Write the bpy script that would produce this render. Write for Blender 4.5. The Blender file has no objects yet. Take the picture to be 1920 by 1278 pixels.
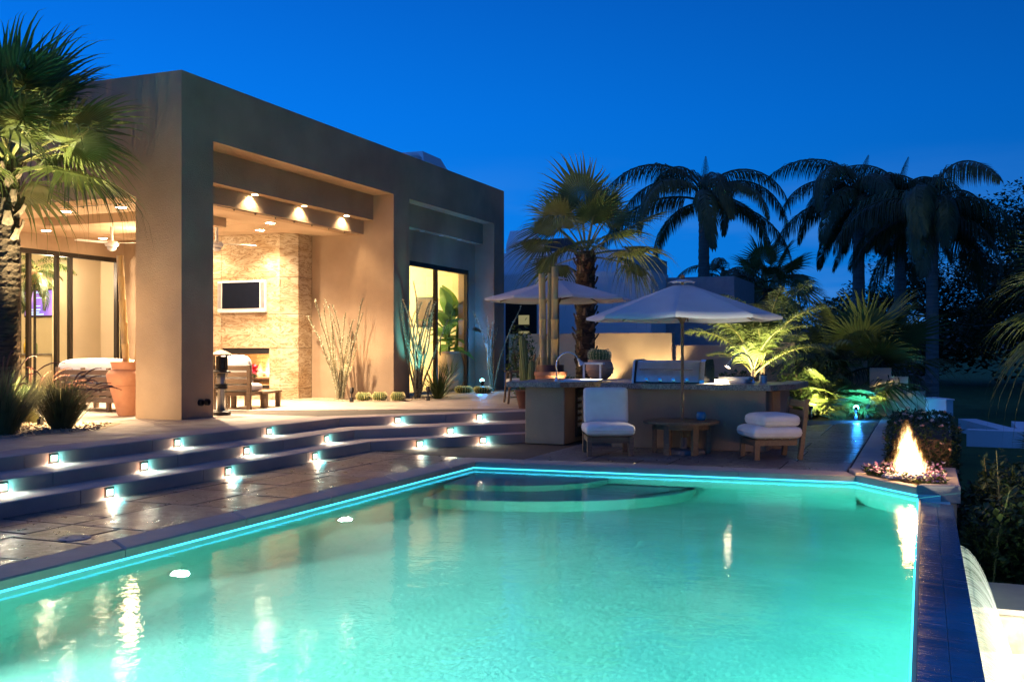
import bpy, bmesh, math, random
from mathutils import Vector, Matrix, Euler, noise
random.seed(7)
R = math.radians
sc = bpy.context.scene
C = sc.collection

# ------------------------------------------------------------------ camera
cam_d = bpy.data.cameras.new('camera')
cam = bpy.data.objects.new('camera', cam_d); C.objects.link(cam)
cam_d.sensor_width = 36.0
cam_d.lens = 35.625
cam_d.shift_y = 0.00833
cam_d.clip_start = 0.05
cam_d.clip_end = 3000
cam.location = (0, 0, 1.45)
cam.rotation_euler = (R(90), 0, math.atan(773/1900))
sc.camera = cam

# ------------------------------------------------------------------ dusk sky
world = bpy.data.worlds.new('World'); sc.world = world
world.use_nodes = True
wn = world.node_tree; wn.nodes.clear()
def wnode(t, **k):
    n = wn.nodes.new(t)
    for a, b in k.items(): setattr(n, a, b)
    return n
def wlink(a, b): wn.links.new(a, b)
w_out = wnode('ShaderNodeOutputWorld'); w_bg = wnode('ShaderNodeBackground')
w_tc = wnode('ShaderNodeTexCoord'); w_sep = wnode('ShaderNodeSeparateXYZ')
wlink(w_tc.outputs['Generated'], w_sep.inputs[0])
w_ramp = wnode('ShaderNodeValToRGB')
SKY = [(0.0, (.004, .19, .66)), (.10, (.003, .172, .66)), (.22, (.001, .135, .60)),
       (.36, (.001, .085, .43)), (.55, (.022, .088, .37)), (1.0, (.062, .125, .44))]
cr = w_ramp.color_ramp
cr.elements[0].position, cr.elements[0].color = SKY[0][0], SKY[0][1] + (1,)
cr.elements[1].position, cr.elements[1].color = SKY[-1][0], SKY[-1][1] + (1,)
for p_, c_ in SKY[1:-1]:
    e_ = cr.elements.new(p_); e_.color = c_ + (1,)
wlink(w_sep.outputs['Z'], w_ramp.inputs[0])
# the after-glow side of the sky (to the left, where the sun went down) is brighter
w_dot = wnode('ShaderNodeVectorMath', operation='DOT_PRODUCT')
w_dot.inputs[1].default_value = Vector((-.97, -.22, 0)).normalized()
wlink(w_tc.outputs['Generated'], w_dot.inputs[0])
w_map = wnode('ShaderNodeMapRange')
w_map.inputs['From Min'].default_value = -1; w_map.inputs['From Max'].default_value = 1
w_map.inputs['To Min'].default_value = .22; w_map.inputs['To Max'].default_value = 1.42
wlink(w_dot.outputs['Value'], w_map.inputs['Value'])
w_mul = wnode('ShaderNodeMixRGB', blend_type='MULTIPLY'); w_mul.inputs[0].default_value = 1
wlink(w_ramp.outputs[0], w_mul.inputs[1]); wlink(w_map.outputs[0], w_mul.inputs[2])
# thin low clouds
w_mp = wnode('ShaderNodeMapping'); w_mp.inputs['Scale'].default_value = (2.2, 2.2, 13)
w_nz = wnode('ShaderNodeTexNoise'); w_nz.inputs['Scale'].default_value = 2.2; w_nz.inputs['Detail'].default_value = 5
wlink(w_tc.outputs['Generated'], w_mp.inputs[0]); wlink(w_mp.outputs[0], w_nz.inputs['Vector'])
w_cr = wnode('ShaderNodeValToRGB'); w_cr.color_ramp.elements[0].position = .44; w_cr.color_ramp.elements[1].position = .66
wlink(w_nz.outputs[0], w_cr.inputs[0])
w_el = wnode('ShaderNodeMapRange'); w_el.inputs['From Min'].default_value = .05; w_el.inputs['From Max'].default_value = .19
w_el.inputs['To Min'].default_value = 1; w_el.inputs['To Max'].default_value = 0
wlink(w_sep.outputs['Z'], w_el.inputs['Value'])
w_cm = wnode('ShaderNodeMath', operation='MULTIPLY'); wlink(w_cr.outputs[0], w_cm.inputs[0]); wlink(w_el.outputs[0], w_cm.inputs[1])
w_cm2 = wnode('ShaderNodeMath', operation='MULTIPLY'); wlink(w_cm.outputs[0], w_cm2.inputs[0]); w_cm2.inputs[1].default_value = .6
w_mix = wnode('ShaderNodeMixRGB'); wlink(w_cm2.outputs[0], w_mix.inputs[0]); wlink(w_mul.outputs[0], w_mix.inputs[1])
w_mix.inputs[2].default_value = (.06, .20, .52, 1)
wlink(w_mix.outputs[0], w_bg.inputs[0]); w_bg.inputs[1].default_value = 1.35
wlink(w_bg.outputs[0], w_out.inputs[0])

sc.view_settings.view_transform = 'Standard'
sc.view_settings.look = 'None'
sc.view_settings.exposure = 0.0
sc.view_settings.gamma = 1.0
sc.render.engine = 'CYCLES'
cy = sc.cycles
cy.use_denoising = True
cy.max_bounces = 10; cy.diffuse_bounces = 3; cy.glossy_bounces = 3; cy.transmission_bounces = 4
cy.transparent_max_bounces = 12; cy.volume_bounces = 0
cy.caustics_reflective = False; cy.caustics_refractive = True
cy.sample_clamp_indirect = 4.0
cy.blur_glossy = 0.5

# ------------------------------------------------------------------ helpers
def tag(o, label=None, cat=None, group=None, kind=None):
    if label: o['label'] = label
    if cat: o['category'] = cat
    if group: o['group'] = group
    if kind: o['kind'] = kind
    return o
def thing(name, label, cat, loc=(0, 0, 0), rz=0.0, group=None):
    o = bpy.data.objects.new(name, None); C.objects.link(o)
    o.empty_display_size = .1
    o.location = loc; o.rotation_euler = (0, 0, rz)
    return tag(o, label, cat, group)
def mat4(loc, rz=0.0):
    return Matrix.Translation(Vector(loc)) @ Matrix.Rotation(rz, 4, 'Z')
def root_matrix(o):
    m = Matrix.LocRotScale(o.location, o.rotation_euler, o.scale)
    if o.parent: m = root_matrix(o.parent) @ o.matrix_parent_inverse @ m
    return m
def adopt(o, parent):
    o.parent = parent
    o.matrix_parent_inverse = root_matrix(parent).inverted()
def copy_tree(o, parent=None):
    c = o.copy(); C.objects.link(c)
    if parent is not None: c.parent = parent
    for ch in list(o.children): copy_tree(ch, c)
    return c

class MB:
    def __init__(s): s.v = []; s.f = []; s.mi = []
    def add(s, vs, fs, M=None, mi=0):
        n = len(s.v)
        if M is not None: vs = [M @ Vector(v) for v in vs]
        s.v += [tuple(v) for v in vs]
        for f in fs: s.f.append(tuple(i+n for i in f)); s.mi.append(mi)
        return s
    def box(s, x0, x1, y0, y1, z0, z1, M=None, mi=0, b=0.0):
        if b > 0:
            return s.bevelbox(x0, x1, y0, y1, z0, z1, b, M, mi)
        vs = [(x0,y0,z0),(x1,y0,z0),(x1,y1,z0),(x0,y1,z0),(x0,y0,z1),(x1,y0,z1),(x1,y1,z1),(x0,y1,z1)]
        return s.add(vs, [(0,3,2,1),(4,5,6,7),(0,1,5,4),(1,2,6,5),(2,3,7,6),(3,0,4,7)], M, mi)
    def bevelbox(s, x0, x1, y0, y1, z0, z1, b, M=None, mi=0):
        # chamfered box: 24 verts
        vs = []; idx = {}
        for i, x in enumerate((x0, x1)):
            for j, y in enumerate((y0, y1)):
                for k, z in enumerate((z0, z1)):
                    sx, sy, sz = (1 if i == 0 else -1), (1 if j == 0 else -1), (1 if k == 0 else -1)
                    for a in range(3):
                        p = [x + sx*b, y + sy*b, z + sz*b]
                        p[a] = (x, y, z)[a]
                        idx[(i, j, k, a)] = len(vs); vs.append(tuple(p))
        I = idx; fs = []
        fs += [(I[0,0,0,0],I[0,0,1,0],I[0,1,1,0],I[0,1,0,0]), (I[1,0,0,0],I[1,1,0,0],I[1,1,1,0],I[1,0,1,0])]
        fs += [(I[0,0,0,1],I[1,0,0,1],I[1,0,1,1],I[0,0,1,1]), (I[0,1,0,1],I[0,1,1,1],I[1,1,1,1],I[1,1,0,1])]
        fs += [(I[0,0,0,2],I[0,1,0,2],I[1,1,0,2],I[1,0,0,2]), (I[0,0,1,2],I[1,0,1,2],I[1,1,1,2],I[0,1,1,2])]
        for i in (0, 1):
            for j in (0, 1):
                q = (I[i,j,0,0],I[i,j,0,1],I[i,j,1,1],I[i,j,1,0]); fs.append(q if (i+j) % 2 == 0 else q[::-1])
        for i in (0, 1):
            for k in (0, 1):
                q = (I[i,0,k,0],I[i,1,k,0],I[i,1,k,2],I[i,0,k,2]); fs.append(q if (i+k) % 2 == 0 else q[::-1])
        for j in (0, 1):
            for k in (0, 1):
                q = (I[0,j,k,1],I[0,j,k,2],I[1,j,k,2],I[1,j,k,1]); fs.append(q if (j+k) % 2 == 0 else q[::-1])
        for i in (0, 1):
            for j in (0, 1):
                for k in (0, 1):
                    q = (I[i,j,k,0],I[i,j,k,2],I[i,j,k,1]); fs.append(q if (i+j+k) % 2 == 0 else q[::-1])
        return s.add(vs, fs, M, mi)
    def prism(s, poly, z0, z1, M=None, mi=0, inset=0.0, drop=0.0):
        # poly counter-clockwise; optional chamfered top edge
        n = len(poly)
        if sum(poly[i][0]*poly[(i+1) % n][1]-poly[(i+1) % n][0]*poly[i][1] for i in range(n)) < 0:
            poly = poly[::-1]
        vs = [(p[0], p[1], z0) for p in poly] + [(p[0], p[1], z1-drop) for p in poly]
        fs = [tuple(range(n-1, -1, -1))] + [(i, (i+1) % n, n+(i+1) % n, n+i) for i in range(n)]
        if inset > 0:
            q = offset_poly(poly, inset)
            vs += [(p[0], p[1], z1) for p in q]
            fs += [(n+i, n+(i+1) % n, 2*n+(i+1) % n, 2*n+i) for i in range(n)] + [tuple(range(2*n, 3*n))]
        else:
            fs.append(tuple(range(n, 2*n)))
        return s.add(vs, fs, M, mi)
    def tube(s, pts, rad, n=8, caps=True, M=None, mi=0):
        pts = [Vector(p) for p in pts]
        if not hasattr(rad, '__len__'): rad = [rad]*len(pts)
        vs = []; fs = []
        t = (pts[1]-pts[0]).normalized()
        u = t.cross(Vector((0, 0, 1)))
        if u.length < 1e-3: u = t.cross(Vector((1, 0, 0)))
        u.normalize()
        for i, p in enumerate(pts):
            if i == 0: t = pts[1]-pts[0]
            elif i == len(pts)-1: t = pts[-1]-pts[-2]
            else: t = pts[i+1]-pts[i-1]
            t.normalize()
            u = (u - t*u.dot(t))
            if u.length < 1e-6: u = t.orthogonal()
            u.normalize(); w = t.cross(u)
            for k in range(n):
                a = 2*math.pi*k/n
                vs.append(p + (u*math.cos(a)+w*math.sin(a))*rad[i])
        for i in range(len(pts)-1):
            for k in range(n):
                fs.append((i*n+k, i*n+(k+1) % n, (i+1)*n+(k+1) % n, (i+1)*n+k))
        if caps:
            fs.append(tuple(range(n-1, -1, -1))); m = (len(pts)-1)*n
            fs.append(tuple(range(m, m+n)))
        return s.add(vs, fs, M, mi)
    def lathe(s, prof, n=20, c=(0, 0, 0), M=None, mi=0, ribs=0, depth=0.0, jit=0.0):
        vs = []; fs = []
        for r, z in prof:
            for k in range(n):
                a = 2*math.pi*k/n
                rr = r
                if ribs: rr = r*(1-depth*(.5-.5*math.cos(a*ribs)))
                if jit: rr *= 1+random.uniform(-jit, jit)
                vs.append((c[0]+rr*math.cos(a), c[1]+rr*math.sin(a), c[2]+z))
        m = len(prof)
        for i in range(m-1):
            for k in range(n):
                fs.append((i*n+k, i*n+(k+1) % n, (i+1)*n+(k+1) % n, (i+1)*n+k))
        fs.append(tuple(range(n-1, -1, -1))); fs.append(tuple(range((m-1)*n, m*n)))
        return s.add(vs, fs, M, mi)
    def puff(s, sx, sy, sz, e=.28, M=None, mi=0, n=14, m=28, puffy=.12):
        # rounded cushion, super-ellipsoid, centred
        def sp(v, p): return math.copysign(abs(v)**p, v)
        vs = []; fs = []
        for i in range(n+1):
            t = -math.pi/2 + math.pi*i/n
            for k in range(m):
                a = 2*math.pi*k/m
                x = sp(math.cos(t), .42)*sp(math.cos(a), e)
                y = sp(math.cos(t), .42)*sp(math.sin(a), e)
                z = sp(math.sin(t), .55)
                z *= 1+puffy*(1-min(1, max(abs(x), abs(y)))**2)
                vs.append((x*sx/2, y*sy/2, z*sz/2))
        for i in range(n):
            for k in range(m):
                fs.append((i*m+k, i*m+(k+1) % m, (i+1)*m+(k+1) % m, (i+1)*m+k))
        return s.add(vs, fs, M, mi)
    def mesh(s, name, mats, smooth=False):
        me = bpy.data.meshes.new(name)
        me.from_pydata(s.v, [], s.f)
        if not isinstance(mats, (list, tuple)): mats = [mats]
        for m in mats: me.materials.append(m)
        if len(mats) > 1: me.polygons.foreach_set('material_index', s.mi)
        if smooth: me.polygons.foreach_set('use_smooth', [True]*len(me.polygons))
        me.update()
        return me
    def build(s, name, mats, parent=None, smooth=False, kind=None, label=None, local=False, auto=None):
        o = bpy.data.objects.new(name, s.mesh(name, mats, smooth)); C.objects.link(o)
        if smooth and auto is not None: o.data.set_sharp_from_angle(angle=R(auto))
        if parent is not None:
            if local: o.parent = parent
            else: adopt(o, parent)
        if kind: o['kind'] = kind
        if label: o['label'] = label
        return o

def inst(name, me, parent, M=None, local=True):
    o = bpy.data.objects.new(name, me); C.objects.link(o)
    if parent is not None:
        if local: o.parent = parent
        else: adopt(o, parent)
    if M is not None: o.matrix_basis = M
    return o
def offset_poly(poly, d):
    n = len(poly); out = []
    for i in range(n):
        p0, p1, p2 = Vector(poly[i-1]), Vector(poly[i]), Vector(poly[(i+1) % n])
        a = (p1-p0).normalized(); b = (p2-p1).normalized()
        na, nb = Vector((-a.y, a.x)), Vector((-b.y, b.x))
        m = na+nb
        m = m / max(.3, m.dot(na))
        out.append((p1.x+m.x*d, p1.y+m.y*d))
    return out
def clip_poly(sub, clip):
    # both convex, clip counter-clockwise
    out = list(sub)
    for i in range(len(clip)):
        a, b = clip[i], clip[(i+1) % len(clip)]
        inp, out = out, []
        if not inp: return []
        side = lambda p: (b[0]-a[0])*(p[1]-a[1])-(b[1]-a[1])*(p[0]-a[0])
        for j in range(len(inp)):
            p, q = inp[j-1], inp[j]
            sp_, sq = side(p), side(q)
            if (sp_ >= 0) != (sq >= 0):
                t = sp_/(sp_-sq); out.append((p[0]+(q[0]-p[0])*t, p[1]+(q[1]-p[1])*t))
            if sq >= 0: out.append(q)
    return out
def area2(p): return abs(sum(p[i][0]*p[(i+1) % len(p)][1]-p[(i+1) % len(p)][0]*p[i][1] for i in range(len(p))))/2
LK = 4.0
def lamp(name, kind, loc, power, col, parent=None, size=.05, spot=None, blend=.5, look=None):
    d = bpy.data.lights.new(name, kind); d.energy = power*LK; d.color = col
    if kind in ('POINT', 'SPOT'): d.shadow_soft_size = size
    if kind == 'AREA': d.shape = 'DISK'; d.size = size
    if kind == 'SPOT': d.spot_size = R(spot or 60); d.spot_blend = blend
    o = bpy.data.objects.new(name, d); C.objects.link(o)
    o.location = loc
    if look is not None:
        v = Vector(look)-Vector(loc)
        o.rotation_euler = v.to_track_quat('-Z', 'Y').to_euler()
    if parent is not None: adopt(o, parent)
    return o

# ------------------------------------------------------------------ materials
class NT:
    def __init__(s, name):
        s.m = bpy.data.materials.new(name); s.m.use_nodes = True
        s.t = s.m.node_tree; s.t.nodes.clear()
        s.out = s.n('ShaderNodeOutputMaterial')
    def n(s, t, **k):
        n = s.t.nodes.new(t)
        for a, b in k.items():
            if a in n.inputs and not hasattr(n, a): n.inputs[a].default_value = b
            else: setattr(n, a, b)
        return n
    def l(s, a, b): s.t.links.new(a, b)
    def coords(s, scale=(1, 1, 1), rot=(0, 0, 0), kind='Object'):
        tc = s.n('ShaderNodeTexCoord'); mp = s.n('ShaderNodeMapping')
        mp.inputs['Scale'].default_value = scale; mp.inputs['Rotation'].default_value = rot
        s.l(tc.outputs[kind], mp.inputs[0]); return mp.outputs[0]
    def noise(s, vec, scale, detail=4, rough=.55, dist=0):
        n = s.n('ShaderNodeTexNoise'); n.inputs['Scale'].default_value = scale
        n.inputs['Detail'].default_value = detail; n.inputs['Roughness'].default_value = rough
        n.inputs['Distortion'].default_value = dist
        if vec is not None: s.l(vec, n.inputs['Vector'])
        return n.outputs[0]
    def ramp(s, fac, stops):
        r = s.n('ShaderNodeValToRGB'); e = r.color_ramp.elements
        e[0].position = stops[0][0]; e[0].color = tuple(stops[0][1])+(1,)
        e[1].position = stops[-1][0]; e[1].color = tuple(stops[-1][1])+(1,)
        for p, c in stops[1:-1]:
            x = e.new(p); x.color = tuple(c)+(1,)
        s.l(fac, r.inputs[0]); return r.outputs[0]
    def bump(s, h, strength, dist=.02):
        b = s.n('ShaderNodeBump'); b.inputs['Strength'].default_value = strength; b.inputs['Distance'].default_value = dist
        s.l(h, b.inputs['Height']); return b.outputs[0]
    def bsdf(s, **k):
        p = s.n('ShaderNodeBsdfPrincipled')
        for a, b in k.items():
            a = a.replace('_', ' ')
            if hasattr(b, 'is_output'): s.l(b, p.inputs[a])
            else: p.inputs[a].default_value = (tuple(b)+(1,)) if isinstance(b, (tuple, list)) and len(b) == 3 else b
        return p
    def fin(s, sh):
        s.l(sh if hasattr(sh, 'is_output') else sh.outputs[0], s.out.inputs[0]); return s.m
def mix3(a, b, t): return tuple(a[i]+(b[i]-a[i])*t for i in range(3))
def obj_var(t, col, amt=.25):
    # per-piece brightness variation so that repeats differ
    oi = t.n('ShaderNodeObjectInfo'); mr = t.n('ShaderNodeMapRange')
    mr.inputs['To Min'].default_value = 1-amt; mr.inputs['To Max'].default_value = 1+amt
    t.l(oi.outputs['Random'], mr.inputs['Value'])
    mm = t.n('ShaderNodeMixRGB', blend_type='MULTIPLY'); mm.inputs[0].default_value = 1
    t.l(col, mm.inputs[1]); t.l(mr.outputs[0], mm.inputs[2]); return mm.outputs[0]
def rough_mat(name, c1, c2, scale=6, rough=.85, bscale=120, bstr=.35, bdist=.01, var=0, spec=.3, detail=5, stretch=(1, 1, 1), rmix=None):
    t = NT(name); v = t.coords(stretch)
    col = t.ramp(t.noise(v, scale, detail), [(.3, c1), (.7, c2)])
    if var: col = obj_var(t, col, var)
    nb = t.noise(v, bscale, 3)
    r = rough
    if rmix: r = t.ramp(t.noise(v, scale*1.7, 4), [(.3, (rmix[0],)*3), (.7, (rmix[1],)*3)])
    return t.fin(t.bsdf(Base_Color=col, Roughness=r, Specular_IOR_Level=spec, Normal=t.bump(nb, bstr, bdist)))
def plain(name, c, rough=.6, metal=0.0, spec=.4, coat=0.0):
    t = NT(name); v = t.coords()
    col = t.ramp(t.noise(v, 9, 4), [(.3, mix3(c, (0, 0, 0), .1)), (.7, tuple(min(1, x*1.1) for x in c))])
    return t.fin(t.bsdf(Base_Color=col, Roughness=rough, Metallic=metal, Specular_IOR_Level=spec, Coat_Weight=coat))
def emit(name, c, s):
    t = NT(name); e = t.n('ShaderNodeEmission'); e.inputs[0].default_value = tuple(c)+(1,); e.inputs[1].default_value = s
    return t.fin(e)
def leaf_mat(name, c1, c2, trans=.35, rough=.5, scale=3, var=.3):
    t = NT(name); v = t.coords()
    col = obj_var(t, t.ramp(t.noise(v, scale, 3), [(.3, c1), (.7, c2)]), var)
    p = t.bsdf(Base_Color=col, Roughness=rough, Specular_IOR_Level=.35)
    tr = t.n('ShaderNodeBsdfTranslucent'); t.l(col, tr.inputs[0])
    mx = t.n('ShaderNodeMixShader'); mx.inputs[0].default_value = trans
    t.l(p.outputs[0], mx.inputs[1]); t.l(tr.outputs[0], mx.inputs[2])
    return t.fin(mx)
def wood_mat(name, c1, c2, axis=0, rough=.55):
    t = NT(name); s_ = [18, 18, 18]; s_[axis] = 1.2
    v = t.coords(s_)
    n = t.noise(v, 2.2, 5, .6, .8)
    col = obj_var(t, t.ramp(n, [(.3, c1), (.7, c2)]), .15)
    return t.fin(t.bsdf(Base_Color=col, Roughness=rough, Specular_IOR_Level=.35, Normal=t.bump(n, .25, .004)))

M = {}
M['stucco'] = rough_mat('sand_stucco', (.30, .21, .138), (.42, .30, .20), 1.1, .92, 62, .7, .014, spec=.12)
M['stucco_pale'] = rough_mat('pale_ceiling_stucco', (.50, .37, .25), (.56, .42, .29), 1.5, .9, 70, .4, .008, spec=.15)
M['stucco_cream'] = rough_mat('cream_interior_paint', (.60, .49, .33), (.66, .54, .37), 1.2, .85, 60, .12, .004, spec=.2)
M['terrace'] = rough_mat('terrace_stone', (.28, .215, .17), (.41, .325, .26), 2.5, .62, 30, .35, .01, var=.10, spec=.4, rmix=(.42, .75))
M['step'] = rough_mat('cast_step_stone', (.31, .245, .225), (.39, .31, .28), 2.2, .75, 60, .3, .006, var=.06, spec=.3)
M['grout'] = rough_mat('dark_grout', (.06, .05, .042), (.09, .075, .06), 5, .95, 60, .3)
def deck_mat():
    t = NT('stamped_stone_slab'); v = t.coords()
    big = t.noise(v, 1.7, 6, .6, .6); med = t.noise(v, 7, 6, .65, 1.0); fine = t.noise(v, 45, 3)
    col = obj_var(t, t.ramp(big, [(.25, (.082, .072, .064)), (.5, (.138, .122, .108)), (.75, (.20, .18, .16))]), .3)
    rg = t.ramp(med, [(.3, (.22,)*3), (.7, (.5,)*3)])
    h = t.n('ShaderNodeMath', operation='ADD'); t.l(med, h.inputs[0]); 
    f2 = t.n('ShaderNodeMath', operation='MULTIPLY'); t.l(fine, f2.inputs[0]); f2.inputs[1].default_value = .25
    t.l(f2.outputs[0], h.inputs[1])
    return t.fin(t.bsdf(Base_Color=col, Roughness=rg, Specular_IOR_Level=.5, Normal=t.bump(h.outputs[0], .38, .03)))
M['deck'] = deck_mat()
M['coping'] = rough_mat('pale_coping_stone', (.30, .255, .215), (.38, .325, .27), 3, .6, 55, .22, .006, var=.05, spec=.4)
def travertine():
    t = NT('veined_stone_panel'); v = t.coords((.8, .8, 2.7))
    n = t.noise(v, 2.1, 8, .62, 1.7)
    col = t.ramp(n, [(.30, (.38, .27, .16)), (.385, (.50, .39, .26)), (.415, (.19, .105, .045)), (.445, (.50, .39, .26)), (.52, (.58, .48, .34)), (.565, (.25, .15, .07)), (.60, (.48, .36, .235)), (.72, (.54, .44, .31))])
    n2 = t.noise(t.coords((1.2, 1.2, 2.2)), .9, 4, .6, 1.0)
    c2 = t.ramp(n2, [(.35, (.78, .68, .56)), (.6, (1, 1, 1))])
    mm = t.n('ShaderNodeMixRGB', blend_type='MULTIPLY'); mm.inputs[0].default_value = 1
    t.l(col, mm.inputs[1]); t.l(c2, mm.inputs[2])
    return t.fin(t.bsdf(Base_Color=mm.outputs[0], Roughness=.34, Specular_IOR_Level=.35))
M['travertine'] = travertine()
M['basin_stone'] = rough_mat('speckled_basin_stone', (.40, .31, .20), (.60, .50, .35), 9, .8, 35, .5, .01)
def granite():
    t = NT('speckled_granite'); v = t.coords()
    a = t.noise(v, 60, 4, .7); b = t.noise(v, 14, 5, .6, .5)
    col = t.ramp(a, [(.35, (.05, .045, .042)), (.5, (.24, .21, .18)), (.65, (.42, .38, .33))])
    c2 = t.ramp(b, [(.35, (.6, .58, .56)), (.65, (1, 1, 1))])
    mm = t.n('ShaderNodeMixRGB', blend_type='MULTIPLY'); mm.inputs[0].default_value = 1
    t.l(col, mm.inputs[1]); t.l(c2, mm.inputs[2])
    return t.fin(t.bsdf(Base_Color=mm.outputs[0], Roughness=.3, Specular_IOR_Level=.5, Normal=t.bump(b, .25, .008)))
M['granite'] = granite()
M['plaster'] = rough_mat('aqua_pool_plaster', (.44, .66, .57), (.60, .80, .71), 1.4, .8, 30, .5, .02, detail=9)
M['teak'] = wood_mat('weathered_teak', (.105, .066, .038), (.19, .12, .07))
M['darkwood'] = wood_mat('dark_wood', (.07, .04, .025), (.12, .07, .04))
def canvas(name, c):
    t = NT(name); v = t.coords()
    col = t.ramp(t.noise(v, 2.5, 4), [(.3, mix3(c, (0, 0, 0), .12)), (.7, c)])
    p = t.bsdf(Base_Color=col, Roughness=.9, Specular_IOR_Level=.1, Normal=t.bump(t.noise(v, 5, 4), .25, .02))
    tr = t.n('ShaderNodeBsdfTranslucent'); t.l(col, tr.inputs[0])
    mx = t.n('ShaderNodeMixShader'); mx.inputs[0].default_value = .18
    t.l(p.outputs[0], mx.inputs[1]); t.l(tr.outputs[0], mx.inputs[2])
    return t.fin(mx)
M['canvas'] = canvas('cream_canvas', (.64, .62, .62))
M['cushion'] = rough_mat('white_cushion_fabric', (.66, .63, .60), (.76, .73, .70), 5, .95, 14, .3, .02, spec=.1)
M['steel'] = plain('brushed_steel', (.55, .54, .53), .42, 1.0)
M['chrome'] = plain('polished_chrome', (.75, .75, .75), .12, 1.0)
M['black'] = plain('black_metal', (.018, .018, .02), .4, .3)
M['bronze'] = plain('dark_bronze_frame', (.028, .022, .018), .45, .5)
M['white'] = plain('white_enamel', (.72, .70, .67), .4)
M['terracotta'] = rough_mat('terracotta', (.34, .15, .085), (.46, .22, .13), 4, .75, 40, .25, .006)
M['terracotta_d'] = rough_mat('dark_red_glazed_clay', (.085, .032, .024), (.14, .055, .04), 4, .45, 30, .2, .005)
M['clay'] = rough_mat('pale_clay', (.42, .27, .19), (.52, .35, .25), 4, .8, 30, .3, .006)
def bamboo_mat():
    t = NT('dried_bamboo'); v = t.coords((9, 9, .7)); n = t.noise(v, 2, 5, .6, .3)
    col = obj_var(t, t.ramp(n, [(.3, (.30, .19, .07)), (.7, (.50, .35, .155))]), .15)
    return t.fin(t.bsdf(Base_Color=col, Roughness=.42, Specular_IOR_Level=.4))
M['bamboo'] = bamboo_mat()
M['fan_leaf'] = leaf_mat('fan_palm_leaf', (.075, .105, .028), (.16, .19, .055), .3, .42)
M['fan_stem'] = plain('palm_leaf_stalk', (.22, .21, .07), .5)
M['queen_leaf'] = leaf_mat('feather_palm_leaf', (.028, .05, .018), (.065, .09, .03), .25, .45)
M['bark'] = rough_mat('palm_bark', (.045, .03, .02), (.13, .085, .055), 7, .95, 30, .9, .03, stretch=(1, 1, 5))
M['bark_grey'] = rough_mat('grey_ringed_palm_trunk', (.13, .115, .10), (.22, .20, .175), 5, .9, 12, .7, .02, stretch=(.6, .6, 7))
M['boot'] = rough_mat('cut_leaf_base', (.06, .042, .028), (.21, .15, .10), 9, .95, 30, .6, .01, var=.45)
M['bush'] = leaf_mat('shrub_leaf', (.03, .055, .016), (.075, .115, .03), .25, .5, 6)
M['dark_leaf'] = leaf_mat('tree_leaf', (.022, .038, .014), (.05, .075, .026), .25, .6, 3)
M['grass_blade'] = leaf_mat('fountain_grass_blade', (.10, .115, .045), (.24, .235, .10), .25, .55, 8)
M['plume'] = plain('purple_grass_plume', (.20, .085, .06), .9)
M['ocotillo'] = rough_mat('ocotillo_cane', (.11, .105, .06), (.24, .21, .13), 12, .9, 60, .8, .01)
M['thorn'] = plain('pale_thorns_and_leaves', (.52, .49, .34), .8)
M['cactus'] = rough_mat('cactus_skin', (.10, .14, .045), (.17, .20, .07), 10, .7, 50, .3, .005)
M['spine'] = plain('golden_cactus_spine', (.78, .66, .30), .6)
M['banana'] = leaf_mat('banana_leaf', (.07, .16, .03), (.13, .26, .05), .35, .35, 2)
M['soil'] = rough_mat('brown_soil', (.07, .048, .03), (.14, .095, .06), 5, 1, 40, .8, .03)
M['gravel'] = rough_mat('tan_gravel', (.28, .21, .14), (.44, .34, .23), 12, .95, 50, .6, .01)
M['lawn'] = rough_mat('dusk_lawn', (.035, .085, .018), (.065, .13, .03), 1.2, .95, 90, .8, .03)
M['nwall'] = rough_mat('white_neighbour_stucco', (.76, .76, .76), (.84, .84, .84), .8, .9, 40, .2, .01)
M['nroof'] = rough_mat('dark_roof_felt', (.10, .10, .11), (.16, .16, .17), 2, .9)
M['hill'] = rough_mat('desert_hill', (.06, .055, .05), (.13, .12, .10), .03, 1, .4, .6, 2.0)
M['pinkflower'] = plain('red_poinsettia_bract', (.62, .035, .09), .6)
M['pinkpetal'] = plain('mauve_petals', (.45, .22, .36), .7)
M['orangepetal'] = plain('pale_orange_petals', (.75, .40, .26), .7)
M['log'] = rough_mat('charred_log', (.03, .022, .018), (.12, .07, .045), 8, .95, 40, .8, .02)
M['firebrick'] = rough_mat('pale_firebrick', (.24, .15, .085), (.33, .215, .13), 6, .9, 40, .3, .005, var=.1)
M['lava'] = rough_mat('blue_grey_lava_rock', (.10, .10, .13), (.28, .27, .32), 8, .85, 40, .6, .01, var=.3)
M['screen_off'] = plain('dark_television_screen', (.006, .008, .016), .4, spec=.03)
M['rock'] = rough_mat('grey_boulder', (.10, .10, .11), (.2, .2, .2), 3, .9, 12, .7, .05)
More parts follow.
